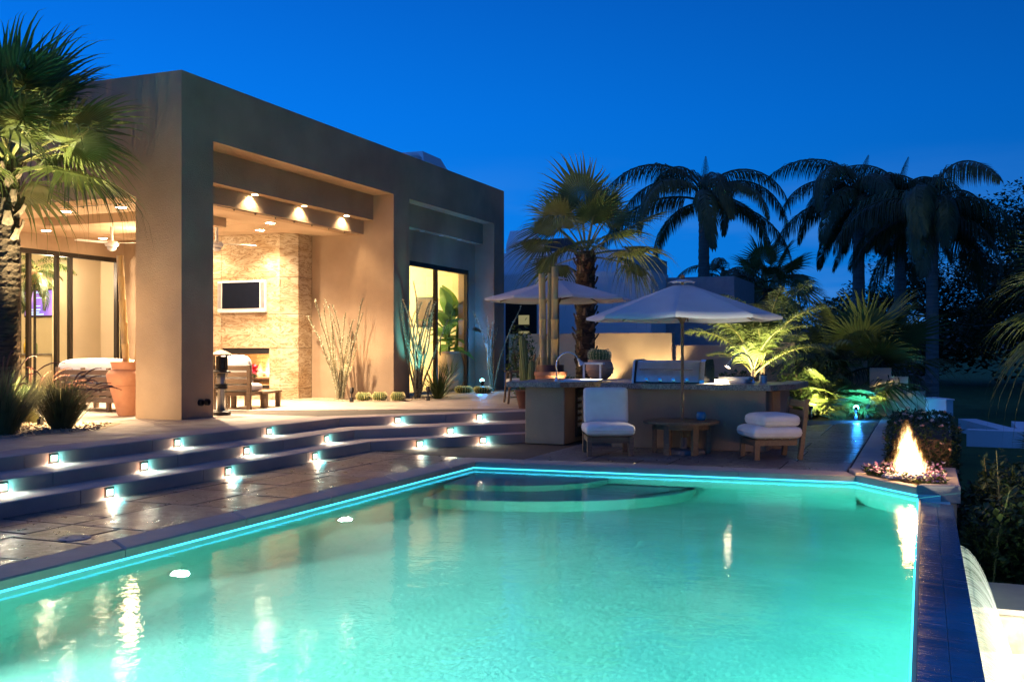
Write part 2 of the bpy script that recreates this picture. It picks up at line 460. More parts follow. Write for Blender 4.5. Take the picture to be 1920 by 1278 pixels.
def glass(name, tint=(1, 1, 1), refl=1.0):
    t = NT(name); tr = t.n('ShaderNodeBsdfTransparent'); tr.inputs[0].default_value = tuple(tint)+(1,)
    g = t.n('ShaderNodeBsdfGlossy'); g.inputs['Roughness'].default_value = .01
    fr = t.n('ShaderNodeFresnel'); fr.inputs[0].default_value = 1.45
    ml = t.n('ShaderNodeMath', operation='MULTIPLY'); ge = t.n('ShaderNodeNewGeometry'); bf = t.n('ShaderNodeMath', operation='MULTIPLY_ADD')   # one reflection per pane, from its outer face
    t.l(ge.outputs['Backfacing'], bf.inputs[0]); bf.inputs[1].default_value = -refl; bf.inputs[2].default_value = refl
    t.l(fr.outputs[0], ml.inputs[0]); t.l(bf.outputs[0], ml.inputs[1])
    mx = t.n('ShaderNodeMixShader'); t.l(ml.outputs[0], mx.inputs[0]); t.l(tr.outputs[0], mx.inputs[1]); t.l(g.outputs[0], mx.inputs[2])
    return t.fin(mx)
M['glass'] = glass('window_glass', (.93, .95, .90))
M['bottle'] = glass('clear_lamp_glass', (.75, .78, .80), 1.6)
def water_top(vol=True):
    t = NT('pool_water')
    if vol:
        tr = t.n('ShaderNodeBsdfRefraction'); tr.inputs['IOR'].default_value = 1.333; tr.inputs['Roughness'].default_value = .07
    else:
        tr = t.n('ShaderNodeBsdfTransparent')
    tr.inputs[0].default_value = (.95, 1, .99, 1)
    g = t.n('ShaderNodeBsdfGlossy'); g.inputs['Roughness'].default_value = .05
    v = t.coords((1, 1, 1)); n1 = t.noise(v, 5.5, 3, .5, .3); n2 = t.noise(v, 26, 3, .6)
    ad = t.n('ShaderNodeMath', operation='MULTIPLY_ADD'); t.l(n2, ad.inputs[0]); ad.inputs[1].default_value = .22; t.l(n1, ad.inputs[2])
    b = t.bump(ad.outputs[0], .16, .02)
    t.l(b, g.inputs['Normal'])
    if vol: t.l(b, tr.inputs['Normal'])
    fr = t.n('ShaderNodeFresnel'); fr.inputs[0].default_value = 1.333
    t.l(b, fr.inputs['Normal'])
    mx = t.n('ShaderNodeMixShader'); t.l(fr.outputs[0], mx.inputs[0]); t.l(tr.outputs[0], mx.inputs[1]); t.l(g.outputs[0], mx.inputs[2])
    t.l(mx.outputs[0], t.out.inputs[0])
    if vol:
        a = t.n('ShaderNodeVolumeAbsorption'); a.inputs['Color'].default_value = (.04, .90, .865, 1); a.inputs['Density'].default_value = .21
        t.l(a.outputs[0], t.out.inputs['Volume'])
    return t.m
M['water'] = water_top()
def water_side():
    t = NT('pool_water_body'); tr = t.n('ShaderNodeBsdfTransparent')
    t.l(tr.outputs[0], t.out.inputs[0])
    a = t.n('ShaderNodeVolumeAbsorption'); a.inputs['Color'].default_value = (.04, .90, .865, 1); a.inputs['Density'].default_value = .21
    t.l(a.outputs[0], t.out.inputs['Volume']); return t.m
M['water_side'] = water_side()
def wet_tile():
    t = NT('wet_blue_tile'); v = t.coords((1.2, 14, 1), (0, 0, R(-14)))
    n = t.noise(v, 1.6, 5, .6, .2)
    col = obj_var(t, t.ramp(t.noise(t.coords(), 9, 4), [(.3, (.030, .055, .12)), (.7, (.06, .105, .20))]), .25)
    return t.fin(t.bsdf(Base_Color=col, Roughness=t.ramp(n, [(.35, (.08,)*3), (.7, (.32,)*3)]), Specular_IOR_Level=.6, Coat_Weight=.5, Coat_Roughness=.08, Normal=t.bump(n, .35, .02)))
M['wet_tile'] = wet_tile()
def fall_mat():
    t = NT('falling_water'); v = t.coords((.6, 30, .6)); n = t.noise(v, 1.5, 4, .6)
    tr = t.n('ShaderNodeBsdfTransparent'); d = t.n('ShaderNodeBsdfTranslucent'); d.inputs[0].default_value = (.85, .85, .82, 1)
    g = t.n('ShaderNodeBsdfPrincipled'); g.inputs['Base Color'].default_value = (.8, .8, .8, 1); g.inputs['Roughness'].default_value = .12
    m1 = t.n('ShaderNodeMixShader'); m1.inputs[0].default_value = .5
    t.l(d.outputs[0], m1.inputs[1]); t.l(g.outputs[0], m1.inputs[2])
    f = t.ramp(n, [(.36, (.08,)*3), (.62, (.9,)*3)])
    mx = t.n('ShaderNodeMixShader'); t.l(f, mx.inputs[0]); t.l(tr.outputs[0], mx.inputs[1]); t.l(m1.outputs[0], mx.inputs[2])
    return t.fin(mx)
M['fall'] = fall_mat()
WARM = (1.0, .62, .30); WARMER = (1.0, .50, .20); YEL = (1.0, .84, .45); CYAN = (.12, .85, 1.0)
M['can_lens'] = emit('lit_lamp_lens', (1, .76, .46), 110)
M['step_lens'] = emit('lit_step_lens', (.5, 1, .74), 6)
M['fiber'] = emit('lit_fibre_strip', (.05, .62, 1.0), 3.4)
M['cyan_lens'] = emit('cyan_spot_lens', (.25, .95, 1), 25)
M['yel_lens'] = emit('warm_spot_lens', (1, .85, .5), 25)
M['pool_lens'] = emit('underwater_lamp_lens', (.9, 1, .85), 60)
# ================================================================== GROUND, POOL, DECK, STEPS
T = .40                       # terrace level above the pool deck
def struct(mb, name, m, **k): return mb.build(name, m, kind='structure', **k)

struct(MB().box(-400, 400, -60, 700, -1.9, -1.7), 'ground', M['soil'])
# golf lawn to the right, falling away from the terrace
g = MB(); nx, ny = 40, 50; vs = []; fs = []
for j in range(ny+1):
    for i in range(nx+1):
        x = .36+(i/nx)**1.6*120; y = 10.35+(j/ny)**1.7*250
        z = -1.02+.10*noise.noise(Vector((x*.15, y*.12, 0)))+min(2.2, max(0, (y-40)*.012))
        vs.append((x, y, z))
for j in range(ny):
    for i in range(nx):
        a = j*(nx+1)+i; fs.append((a, a+1, a+nx+2, a+nx+1))
g.add(vs, fs); struct(g, 'lawn', M['lawn'], smooth=True)

LOW = [(-7.33, -2.5), (-7.36, 12.70), (-5.08, 15.84)]
MID = [(-7.77, -2.5), (-7.80, 12.98), (-5.55, 15.66+.0)]
TOP = [(-8.31, -2.5), (-8.34, 13.44), (-5.95, 16.50)]
pin = [(-5.40, -2.6), (-5.40, 11.94), (-.73, 12.25), (-.06, 11.40), (-.06, -2.6)]      # pool inner outline (clockwise)

# deck base + slabs
deck = struct(MB().prism([(-8.0, -2.6), (-5.73, -2.6), (-5.73, 12.36), (-.84, 12.62), (-.84, 23.3), (-8.0, 23.3)], -.35, -.012), 'pool_deck', M['grout'])
regA = [(-7.32, -2.6), (-5.735, -2.6), (-5.735, 12.355), (-7.35, 12.70)]
regB = [(-7.35, 12.71), (-5.735, 12.365), (-.86, 12.63), (-.86, 23.3), (-4.9, 23.3), (-4.9, 16.1)]
def split(r, out, lim):
    x0, x1, y0, y1 = r; w, h = x1-x0, y1-y0
    if max(w, h) < lim*random.uniform(.8, 1.35) or (w < .5 and h < .5): out.append(r); return
    t = random.choice((.33, .5, .5, .62))
    if w > h: xm = x0+w*t; split((x0, xm, y0, y1), out, lim); split((xm, x1, y0, y1), out, lim)
    else: ym = y0+h*t; split((x0, x1, y0, ym), out, lim); split((x0, x1, ym, y1), out, lim)
def slabs(region, bounds, lim, parent, m, z1, gap=.011, th=.03, name='paving_slab', rot=0.0, ch=.004):
    out = []; split(bounds, out, lim)
    for x0, x1, y0, y1 in out:
        q = [(x0+gap, y0+gap), (x1-gap, y0+gap), (x1-gap, y1-gap), (x0+gap, y1-gap)]
        q = clip_poly(q, region)
        if len(q) < 3 or area2(q) < .03: continue
        dz = random.uniform(-.0015, .0015)
        MB().prism(q, z1-th, z1+dz, inset=ch, drop=ch).build(name, m, parent)
slabs(regA, (-7.4, -5.7, -2.6, 13.0), .95, deck, M['deck'], 0.0)
slabs(regB, (-7.4, -.8, 12.2, 23.3), 1.15, deck, M['deck'], 0.0)
# narrow border strip beside the hedge
kerb = struct(MB().prism([(-.835, 12.75), (-.48, 13.3), (-.52, 23.3), (-.835, 23.3)], -1.0, -.012), 'deck_border', M['grout'])
yb = 12.95
while yb < 23:
    MB().prism([(-.835, yb), (-.49, yb+(.3 if yb < 13 else 0)), (-.49, yb+1.49), (-.835, yb+1.49)], -.3, .0, inset=.008, drop=.008).build('border_stone', M['coping'], kerb); yb += 1.5

# coping
coping = thing('pool_coping', 'pale stone coping round the lit pool', 'coping', (-5.5, 6, 0))
def coping_run(p0, p1, d0, d1, cuts, w=.35):
    p0, p1 = Vector(p0), Vector(p1); ts = [0]+cuts+[1]
    for a, b in zip(ts[:-1], ts[1:]):
        i0, i1 = p0.lerp(p1, a), p0.lerp(p1, b)
        dd = (p1-p0).normalized(); g = dd*.004
        o0 = Vector(d0).lerp(Vector(d1), a); o1 = Vector(d0).lerp(Vector(d1), b)
        poly = [tuple(i0+g), tuple(i1-g), tuple(o1-g), tuple(o0+g)]
        MB().prism(poly, -.062, .006, inset=.014, drop=.012).build('coping_stone', M['coping'], coping)
def cf(y): return (y+2.6)/(11.94+2.6)
coping_run((-5.38, -2.6), (-5.38, 11.95), (-5.73, -2.6), (-5.73, 12.36), [cf(v) for v in (-1.4, .1, 1.6, 3.1, 4.4, 5.76, 7.17, 8.52, 9.85, 11.24)])
xf = lambda x: (x+5.38)/4.65
coping_run((-5.38, 11.95), (-.73, 12.25), (-5.73, 12.36), (-.84, 12.62), [xf(v) for v in (-4.73, -3.4, -2.05)])

# pool shell
def wall_strip(mb, pts, z0, z1, th=.2):
    for a, b in zip(pts[:-1], pts[1:]):
        a, b = Vector(a), Vector(b); d = (b-a).normalized(); n = Vector((-d.y, d.x))
        mb.prism([tuple(a), tuple(b), tuple(b+n*th+d*.1), tuple(a+n*th-d*.1)], z0, z1)
basin = MB()
wall_strip(basin, pin[0:4], -1.7, -.064)
basin.prism([(-5.6, -2.8), (-.02, -2.8), (-.02, 12.4), (-5.6, 12.4)], -1.7, -1.40)
basin.prism([(-5.6, -2.8), (.0, -2.8), (.0, -2.6), (-5.6, -2.6)], -1.40, -.064)
# rounded cove where the walls meet the floor
cv_ = [(.55*(1-math.sin(a)), .55*(1-math.cos(a))) for a in [math.pi/2*k/8 for k in range(9)]]
pa, pb, pc = Vector(pin[0]), Vector(pin[1]), Vector(pin[2])
n1, n2 = Vector((1, 0)), Vector(((pc-pb).y, -(pc-pb).x)).normalized(); mi_ = (n1+n2).normalized(); mi_ = mi_/mi_.dot(n1)
vs = []; fs = []
for d_, h_ in cv_:
    vs += [(pa.x+d_, pa.y, -1.402+h_), (pb.x+mi_.x*d_, pb.y+mi_.y*d_, -1.402+h_), (pc.x+n2.x*d_, pc.y+n2.y*d_, -1.402+h_)]
for k in range(8):
    for j in range(2): fs.append((k*3+j, k*3+j+1, k*3+j+4, k*3+j+3))
struct(basin, 'pool_basin', M['plaster'])
struct(MB().add(vs, fs), 'pool_cove', M['plaster'], smooth=True)
# submerged entry steps in the far left corner
es = MB()
for i, (r, z) in enumerate(((1.15, -.42), (1.85, -.82))):
    poly = [(-5.40, 11.94)]
    for k in range(13):
        a = R(-86+k*(90/12)); poly.append((-5.40+r*1.55*math.cos(a), 11.95+.05*k/12+r*.98*math.sin(a)))
    poly.append((-5.40+r*1.55, 12.02))
    es.prism(poly, -1.41, z, inset=.03, drop=.03)
struct(es, 'pool_entry_steps', M['plaster'])
# infinity wall with wet tile top
inf = thing('infinity_edge_wall', 'low wall of wet blue tiles that the pool spills over', 'wall', (.1, 5, -1.6))
MB().prism([(-.06, -2.6), (.25, -2.6), (.25, 11.5), (-.06, 11.5)], -1.6, -.135).build('wall_core', M['plaster'], inf)
MB().prism([(-.06, -2.6), (-.035, -2.6), (-.035, 11.42), (-.06, 11.42)], -.135, -.103).build('spill_lip', M['coping'], inf)
y = -2.6
while y < 10.9:
    y2 = y+.42
    for a, b in ((-.033, .118), (.121, .27)):
        z = lambda x: -.112-.07*(x+.03)
        vs = [(a, y+.0015, z(a)), (b, y+.0015, z(b)), (b, y2-.0015, z(b)), (a, y2-.0015, z(a)), (a, y+.0015, -.135), (b, y+.0015, -.136), (b, y2-.0015, -.136), (a, y2-.0015, -.135)]
        MB().add(vs, [(0, 1, 2, 3), (0, 4, 5, 1), (1, 5, 6, 2), (2, 6, 7, 3), (3, 7, 4, 0)]).build('wet_tile', M['wet_tile'], inf)
    y = y2
MB().prism([(.25, -2.6), (.268, -2.6), (.268, 11.0), (.25, 11.0)], -1.6, -.137).build('outer_face', M['plaster'], inf)
# water body (top face: surface; other faces: body)
wb = MB(); wp = [(-5.405, -2.605), (-.055, -2.605), (-.055, 11.41), (-.725, 12.255), (-5.405, 11.945)]
wb.prism(wp, -1.405, -.100)
wb.mi = [1]*len(wb.f); wb.mi[-1] = 0
water = struct(wb, 'pool_water', [M['water'], M['water_side']])
# fibre-optic strip under the coping and along the spill edge
fo = MB()
fo.tube([(-5.392, -2.5, -.074), (-5.392, 11.93, -.074), (-.735, 12.238, -.074), (-.072, 11.40, -.074)], .0065, 6)
fo.tube([(-.062, -2.5, -.096), (-.062, 11.3, -.096)], .005, 6)
tag(fo.build('fibre_light_strip', M['fiber']), 'thin glowing blue light line under the coping just above the pool water', 'strip light')

# underwater lamps
for (y_, z_, pw, txt) in ((8.71, -.85, 32, 'round underwater lamp in the left pool wall beside the submerged entry steps'),
                          (6.30, -.90, 125, 'round underwater lamp in the left pool wall in front of the terrace steps')):
    t = thing('pool_lamp', txt, 'pool lamp', (-5.4, y_, z_), group='underwater pool lamps')
    MB().lathe([(.08, 0), (.08, .02), (.062, .028)], 18, M=mat4((-5.402, y_, z_)) @ Matrix.Rotation(R(90), 4, 'Y')).build('rim', M['steel'], t)
    MB().lathe([(.06, .028), (.05, .036), (.02, .04)], 16, M=mat4((-5.402, y_, z_)) @ Matrix.Rotation(R(90), 4, 'Y')).build('lens', M['pool_lens'], t)
    lamp('lamp_light', 'SPOT', (-5.33, y_, z_), pw*1.7, (.86, 1.0, .90), t, .05, 170, .6, (-2, y_-.6, z_+.05))
for y_, e_ in ((2.6, 1500), (-.6, 1300)):
    lamp('pool_lamp_light', 'SPOT', (-5.33, y_, -.9), e_, (.86, 1.0, .90), None, .05, 165, .7, (-2.0, y_+.3, -.92))

# ------------------------------------------------------------------ terrace and steps
steps = struct(MB().prism([(-8.4, -2.6), (-7.5, -2.6), (-7.5, 12.6), (-5.4, 15.5), (-5.4, 16.2), (-8.4, 16.2)], -.3, .10), 'terrace_steps', M['grout'])
def miter(path, w):
    (a, b, c) = [Vector(p) for p in path]
    d1, d2 = (b-a).normalized(), (c-b).normalized()
    n1, n2 = Vector((-d1.y, d1.x)), Vector((-d2.y, d2.x)); m = (n1+n2).normalized(); m = m/m.dot(n1)
    return [a+n1*w, b+m*w, c+n2*w]
def step_level(path, z0, z1, j1, j2, w):
    P_ = [Vector(p) for p in path]; Bk = miter(path, w)
    L1 = (P_[1]-P_[0]).length
    for seg, cuts in ((0, j1), (1, j2)):
        a, b, a2, b2 = P_[seg], P_[seg+1], Bk[seg], Bk[seg+1]
        ts = [0]+cuts+[1]
        for t0, t1 in zip(ts[:-1], ts[1:]):
            p0, p1 = a.lerp(b, t0), a.lerp(b, t1); g = (b-a).normalized()*.004
            q0 = a2 if t0 == 0 else p0+(a2-a if seg == 1 else (a2-a)); q1 = b2 if t1 == 1 else p1+(a2-a if seg == 0 else (b2-b))
            if seg == 1 and t0 > 0: q0 = p0+(b2-b)
            poly = [tuple(p0+g), tuple(p1-g), tuple(q1-g), tuple(q0+g)]
            MB().prism(poly, z0, z1, inset=.010, drop=.008).build('step_block', M['step'], steps)
sf = lambda y, p: (y+2.5)/(p[1][1]+2.5)
step_level(LOW, -.02, .133, [sf(v, LOW) for v in (-.2, 1.6, 3.5, 5.4, 7.30, 9.06, 11.07)], [.47], .62)
step_level(MID, .12, .266, [sf(v, MID) for v in (-.2, 1.7, 3.7, 5.5, 7.39, 9.16, 11.19)], [.47], .68)
step_level(TOP, .25, .400, [sf(v, TOP) for v in (-.2, 1.9, 3.9, 5.7, 7.54, 9.36, 11.44)], [.47], .50)

terr = struct(MB().prism([(-24, -3), (-8.5, -3), (-8.5, 13.4), (-6.2, 16.4), (-5.1, 16.4), (-5.1, 20.4), (-8.5, 20.4), (-8.5, 26), (-24, 26)], -.5, T-.012), 'terrace', M['grout'])
tb = miter(TOP, .504)
regT = [(-17, -2.5), (tb[0].x, -2.5), (tb[1].x, tb[1].y), (tb[2].x, tb[2].y), (-5.2, 17.0), (-5.2, 25), (-17, 25)]
# two convex pieces
regT1 = [(-17, 1.5), (tb[0].x, 1.5), (tb[1].x, tb[1].y), (-17, tb[1].y)]
regT2 = [(-17, tb[1].y), (tb[1].x, tb[1].y), (tb[2].x, tb[2].y), (-5.2, 17.4), (-5.2, 20.38), (-17, 20.38)]
regT3 = [(-17, 20.385), (-8.51, 20.385), (-8.51, 25), (-17, 25)]
for rg, y0, y1 in ((regT1, 1.5, tb[1].y), (regT2, tb[1].y, 20.38), (regT3, 20.385, 25)):
    yy = y0; row = 0
    while yy < y1-.05:
        xx = -17.0-(row % 2)*.6
        while xx < -5:
            q = [(xx+.003, yy+.003), (xx+1.197, yy+.003), (xx+1.197, min(yy+.9, y1)-.003), (xx+.003, min(yy+.9, y1)-.003)]
            q = clip_poly(q, rg)
            cx = sum(p[0] for p in q)/len(q) if q else 0; cyy = sum(p[1] for p in q)/len(q) if q else 0
            inside_house = cx < -17 or (cx < -11 and cyy > 19.4)
            if len(q) >= 3 and area2(q) > .02 and not inside_house and not (cx < -13.5 and cyy < 8):
                MB().prism(q, T-.03, T+random.uniform(-.001, .001), inset=.003, drop=.003).build('terrace_slab', M['terrace'], terr)
            xx += 1.2
        yy += .9; row += 1

# step lights, one thing each
def ordinal(i): return ('first', 'second', 'third', 'fourth', 'fifth')[i]
RIS = {'top': ([(-8.315, 7.91), (-8.325, 9.78), (-8.335, 11.63), (-7.74, 14.21), (-6.84, 15.37)], .33),
       'middle': ([(-7.785, 6.81), (-7.79, 8.62), (-7.795, 10.41), (-7.80, 12.23), (-6.83, 14.20)], .195),
       'lowest': ([(-7.345, 7.66), (-7.35, 9.48), (-7.355, 11.26), (-6.90, 13.34), (-6.26, 14.21)], .062)}
def seg_hit(path, p):
    # nearest point of the riser path and its outward direction
    best = None
    for a, b in zip(path[:-1], path[1:]):
        a, b, q = Vector(a), Vector(b), Vector(p); d = b-a; t = max(0, min(1, (q-a).dot(d)/d.length_squared)); r = a+d*t
        if best is None or (r-q).length < best[0]: best = ((r-q).length, r, Vector((d.y, -d.x)).normalized())
    return best[1], best[2]
m_fr = MB().box(-.004, .009, -.062, .062, -.048, .048, b=.003).mesh('step_light_frame', M['bronze'])
m_ln = MB().box(.009, .0115, -.042, .042, -.028, .030).mesh('step_light_lens', M['step_lens'])
m_lv = MB()
for k in range(2): m_lv.box(.0115, .016, -.042, .042, -.012+k*.022, -.009+k*.022)
m_lv = m_lv.mesh('step_light_louvre', M['bronze'])
for row, path in (('top', TOP), ('middle', MID), ('lowest', LOW)):
    for i, p in enumerate(RIS[row][0]):
        r, n = seg_hit(path, p); z = RIS[row][1]
        where = ordinal(i)+' from the left' if i < 4 else 'nearest the outdoor bar'
        t = thing('step_light', 'small square step light glowing in the %s riser, %s' % (row, where), 'step light',
                  (r.x, r.y, z), math.atan2(n.y, n.x), 'square lights set in the step risers')
        inst('frame', m_fr, t); inst('lens', m_ln, t); inst('louvre', m_lv, t)
        q = Vector((r.x, r.y, z))+Vector((n.x, n.y, 0))*.045
        lamp('step_bulb', 'SPOT', q, 2.5, (1, .82, .60), t, .02, 168, .35, q+Vector((n.x*.25, n.y*.25, -1)))
        lamp('step_warm', 'POINT', q+Vector((n.y, -n.x, 0))*.05, .16, (1, .55, .3), t, .03); lamp('step_cyan', 'POINT', q+Vector((n.y, -n.x, 0))*-.07, .24, (.15, .9, .9), t, .03)
        lamp('step_glow', 'SPOT', q+Vector((n.x, n.y, 0))*.05+Vector((n.y, -n.x, 0))*-.06, .4, (.1, .85, 1.0), t, .03, 168, .35, q+Vector((n.x*.1-n.y*-.06, n.y*.1, -1)))
# ================================================================== HOUSE
S = M['stucco']
house = thing('house', 'tan stucco house with a square corner pillar and an open lit patio', 'house', (-14, 16, T))
def hb(name, *b, m=None, **k): return MB().box(*b).build(name, m or S, house, **k)
ZR = 5.62
hb('corner_pillar', -11.13, -10.26, 12.14, 12.87, T-.02, ZR-.002)
hb('front_parapet', -24, -11.13, 12.14, 12.55, 3.78, ZR-.002)
hb('front_end_wall', -24, -16.9, 12.14, 12.55, T-.02, 3.779)
hb('side_parapet', -10.75, -10.26, 12.87, 24.001, 4.69, ZR-.002)
hb('upper_beam', -11.25, -10.75, 12.871, 18.66, 4.17, 4.80)
hb('lower_beam', -11.35, -10.98, 12.872, 18.66, 3.88, 4.169)
hb('middle_pillar', -10.9, -10.26, 18.66, 19.37, T-.02, 4.69)
hb('alcove_wall', -12.9, -10.901, 18.66, 19.0, T-.02, 4.6)
hb('upper_beam', -11.1, -10.58, 19.371, 24.0, 4.17, 4.72)
hb('bay_wall', -11.1, -10.8, 19.371, 20.28, T-.02, 4.169)
hb('bay_wall', -11.1, -10.8, 23.62, 24.0, T-.02, 4.169)
hb('bay_lintel', -11.1, -10.8, 20.281, 23.619, 3.47, 4.169)
hb('far_pillar', -11.0, -10.26, 24.001, 24.66, T-.02, ZR-.002)
hb('far_end_wall', -23.9, -11.001, 24.3, 24.66, T-.02, ZR-.002, m=M['stucco_cream'])
hb('roof', -24, -10.76, 12.56, 24.29, 5.0, 5.25, m=M['nroof'])
hb('patio_ceiling', -16.9, -11.351, 12.551, 18.0, 4.16, 4.40, m=M['stucco_pale'])
hb('soffit', -16.9, -11.131, 12.551, 13.45, 3.78, 4.159, m=M['stucco_pale'])
hb('soffit', -16.9, -15.7, 13.451, 17.2, 3.82, 4.159, m=M['stucco_pale'])
hb('soffit', -15.699, -15.3, 13.451, 17.2, 3.97, 4.158, m=M['stucco_pale'])
hb('soffit', -16.9, -12.0, 17.201, 18.8, 3.90, 4.159, m=M['stucco_pale'])
hb('soffit', -15.299, -11.351, 16.85, 17.2, 4.02, 4.158, m=M['stucco_pale'])
hb('soffit', -11.999, -11.351, 13.451, 18.655, 3.885, 4.159, m=M['stucco_pale'])
MB().box(-15.1, -12.05, 14.1, 15.5, 3.72, 3.90, b=.01).build('ceiling_panel', M['stucco_pale'], house)
hb('ceiling_panel_core', -14.7, -12.4, 14.4, 15.2, 3.901, 4.16, m=M['stucco_pale'])
# misting line under the soffit edge with its nozzles
ml = MB(); ml.tube([(-16.8, 12.62, 3.772), (-11.2, 12.62, 3.772)], .007, 6); ml.tube([(-11.04, 12.95, 3.872), (-11.04, 18.5, 3.872)], .007, 6)
mo = ml.build('misting_line', M['steel'], house)
nz = MB()
for k in range(7): nz.lathe([(.012, -.03), (.012, 0)], 6, (-16.4+k*.75, 12.62, 3.772))
for k in range(9): nz.lathe([(.012, -.03), (.012, 0)], 6, (-11.04, 13.2+k*.6, 3.872))
nz.build('nozzle', M['black'], mo, kind='stuff')
# back wall with sliding glass doors (plane X = -16.8)
hb('patio_back_wall', -17.1, -16.8, 12.56, 15.08, T-.02, 4.159)
hb('patio_back_lintel', -17.1, -16.8, 15.081, 18.4, 3.50, 4.159)
def slider(X0, stiles, y0, y1, z0, z1, panes, w=.075):
    f = MB(); f.box(X0-.06, X0+.04, y0, y1, z1-w*1.3, z1); f.box(X0-.06, X0+.04, y0, y1, z0, z0+.05)
    for a in stiles: f.box(X0-.055, X0+.035, a-w/2, a+w/2, z0+.05, z1-w*1.3)
    d = f.build('sliding_door', M['bronze'], house)
    for a, b in panes: MB().box(X0-.012, X0-.004, a+.002, b-.002, z0+.05, z1-w*1.3).build('pane', M['glass'], d)
    return d
slider(-16.84, [15.11, 15.36, 16.08, 16.44, 17.78, 17.98], 15.08, 18.4, T, 3.50, [(15.15, 15.32), (15.40, 16.04), (16.12, 16.40), (17.82, 17.94)])
slider(-10.85, [20.32, 21.82, 23.58], 20.28, 23.62, T+.01, 3.47, [(20.36, 21.78), (21.86, 23.54)], .085)
for y_ in (21.95,): MB().tube([(-10.79, y_, 1.3), (-10.79, y_, 1.75)], .012, 8).build('door_handle', M['bronze'], house)
# living room behind the left doors
CRM = M['stucco_cream']
hb('living_room_back_wall', -21.9, -21.7, 12.6, 24.2, T, 4.2, m=CRM)
hb('living_room_side_wall', -21.699, -17.101, 18.9, 19.1, T, 4.2, m=CRM)
hb('living_room_partition', -18.6, -18.4, 17.62, 18.899, T, 4.2, m=CRM)
hb('living_room_ceiling', -21.699, -17.101, 12.6, 18.899, 4.0, 4.2, m=CRM)
hb('living_room_floor', -21.699, -17.0, 12.6, 18.899, T-.3, T-.001, m=M['terrace'])
# room behind the right doors
hb('sun_room_back_wall', -15.6, -15.4, 19.2, 24.299, T, 4.2, m=CRM)
hb('sun_room_side_wall', -15.399, -12.901, 19.0, 19.2, T, 4.2, m=CRM)
hb('sun_room_ceiling', -15.399, -11.101, 19.201, 24.299, 4.0, 4.2, m=CRM)
hb('sun_room_floor', -15.399, -10.81, 19.201, 24.299, T-.3, T+.008, m=M['terrace'])
# roof vent
v = MB(); v.prism([(-11.95, 21.6), (-11.15, 21.6), (-11.15, 23.5), (-11.95, 23.5)], 5.25, 5.74)
vs = [(-11.95, 21.9, 5.74), (-11.15, 21.9, 5.74), (-11.15, 23.5, 5.74), (-11.95, 23.5, 5.74), (-11.8, 22.0, 6.27), (-11.3, 22.0, 6.27), (-11.3, 23.0, 6.25), (-11.8, 23.0, 6.25)]
v.add(vs, [(4, 5, 6, 7), (0, 1, 5, 4), (1, 2, 6, 5), (2, 3, 7, 6), (3, 0, 4, 7)])
v.lathe([(.32, 5.70), (.32, 6.05), (.26, 6.12), (.05, 6.16)], 16, (-11.45, 21.55, 0))
v.build('roof_vent', M['nwall'], house)
# round wall vents low on the pillar
for y_ in (12.55, 12.70):
    p = MB(); p.lathe([(.052, 0), (.052, .05), (.042, .052), (.038, .01)], 18, M=mat4((-10.262, y_, .64)) @ Matrix.Rotation(R(90), 4, 'Y'))
    p.build('wall_port', M['black'], house)
# wall-washer lamps in the ledge over the lower beam, and ceiling cans
def can(name, loc, parent=house, r=.085):
    d = MB().lathe([(r*1.35, -.004), (r*1.35, .006), (r, .006)], 18, loc).build(name, M['white'], parent)
    MB().lathe([(r, -.006), (r*.6, -.010)], 16, loc).build('lens', M['can_lens'], d)
    return d
for y_ in (14.76, 16.28, 17.80):
    d = can('wall_washer', (-10.872, y_, 4.164), r=.05)
    lamp('washer_light', 'SPOT', (-10.90, y_, 4.155), 36, (1, .72, .40), d, .04, 128, .5, (-10.98, y_, 3.95))
for y_ in (20.8, 21.8, 22.8):
    MB().lathe([(.06, -.006), (.06, .004)], 14, (-10.69, y_, 4.168)).build('unlit_washer', M['steel'], house)
for (x, y_, z, e) in ((-12.17, 12.95, 3.775, 120), (-13.4, 13.0, 3.775, 120), (-14.8, 13.0, 3.775, 110), (-16.2, 13.6, 3.815, 70), (-16.2, 15.2, 3.815, 80),
                      (-16.2, 16.7, 3.815, 80), (-12.62, 17.30, 3.895, 95), (-14.2, 17.35, 3.895, 40), (-11.65, 14.2, 3.88, 480), (-11.65, 16.3, 3.88, 420)):
    d = can('ceiling_can', (x, y_, z))
    lamp('can_light', 'SPOT', (x, y_, z-.03), e*1.5, (1, .76, .49), d, .05, 125, .8, (x, y_, 0))
lamp('patio_bounce', 'POINT', (-13.6, 14.9, 3.3), 45, (1, .70, .40), house, .35)
lamp('living_room_lamp', 'POINT', (-19.8, 15.6, 3.2), 110, (1, .80, .52), house, .25)
lamp('living_room_lamp', 'POINT', (-17.75, 16.9, 3.1), 60, (1, .80, .56), house, .2)
lamp('sun_room_lamp', 'POINT', (-13.9, 22.4, 3.4), 260, (1, .82, .42), house, .2)
lamp('sun_room_lamp', 'POINT', (-13.2, 23.2, 1.2), 50, (1, .76, .36), house, .15)

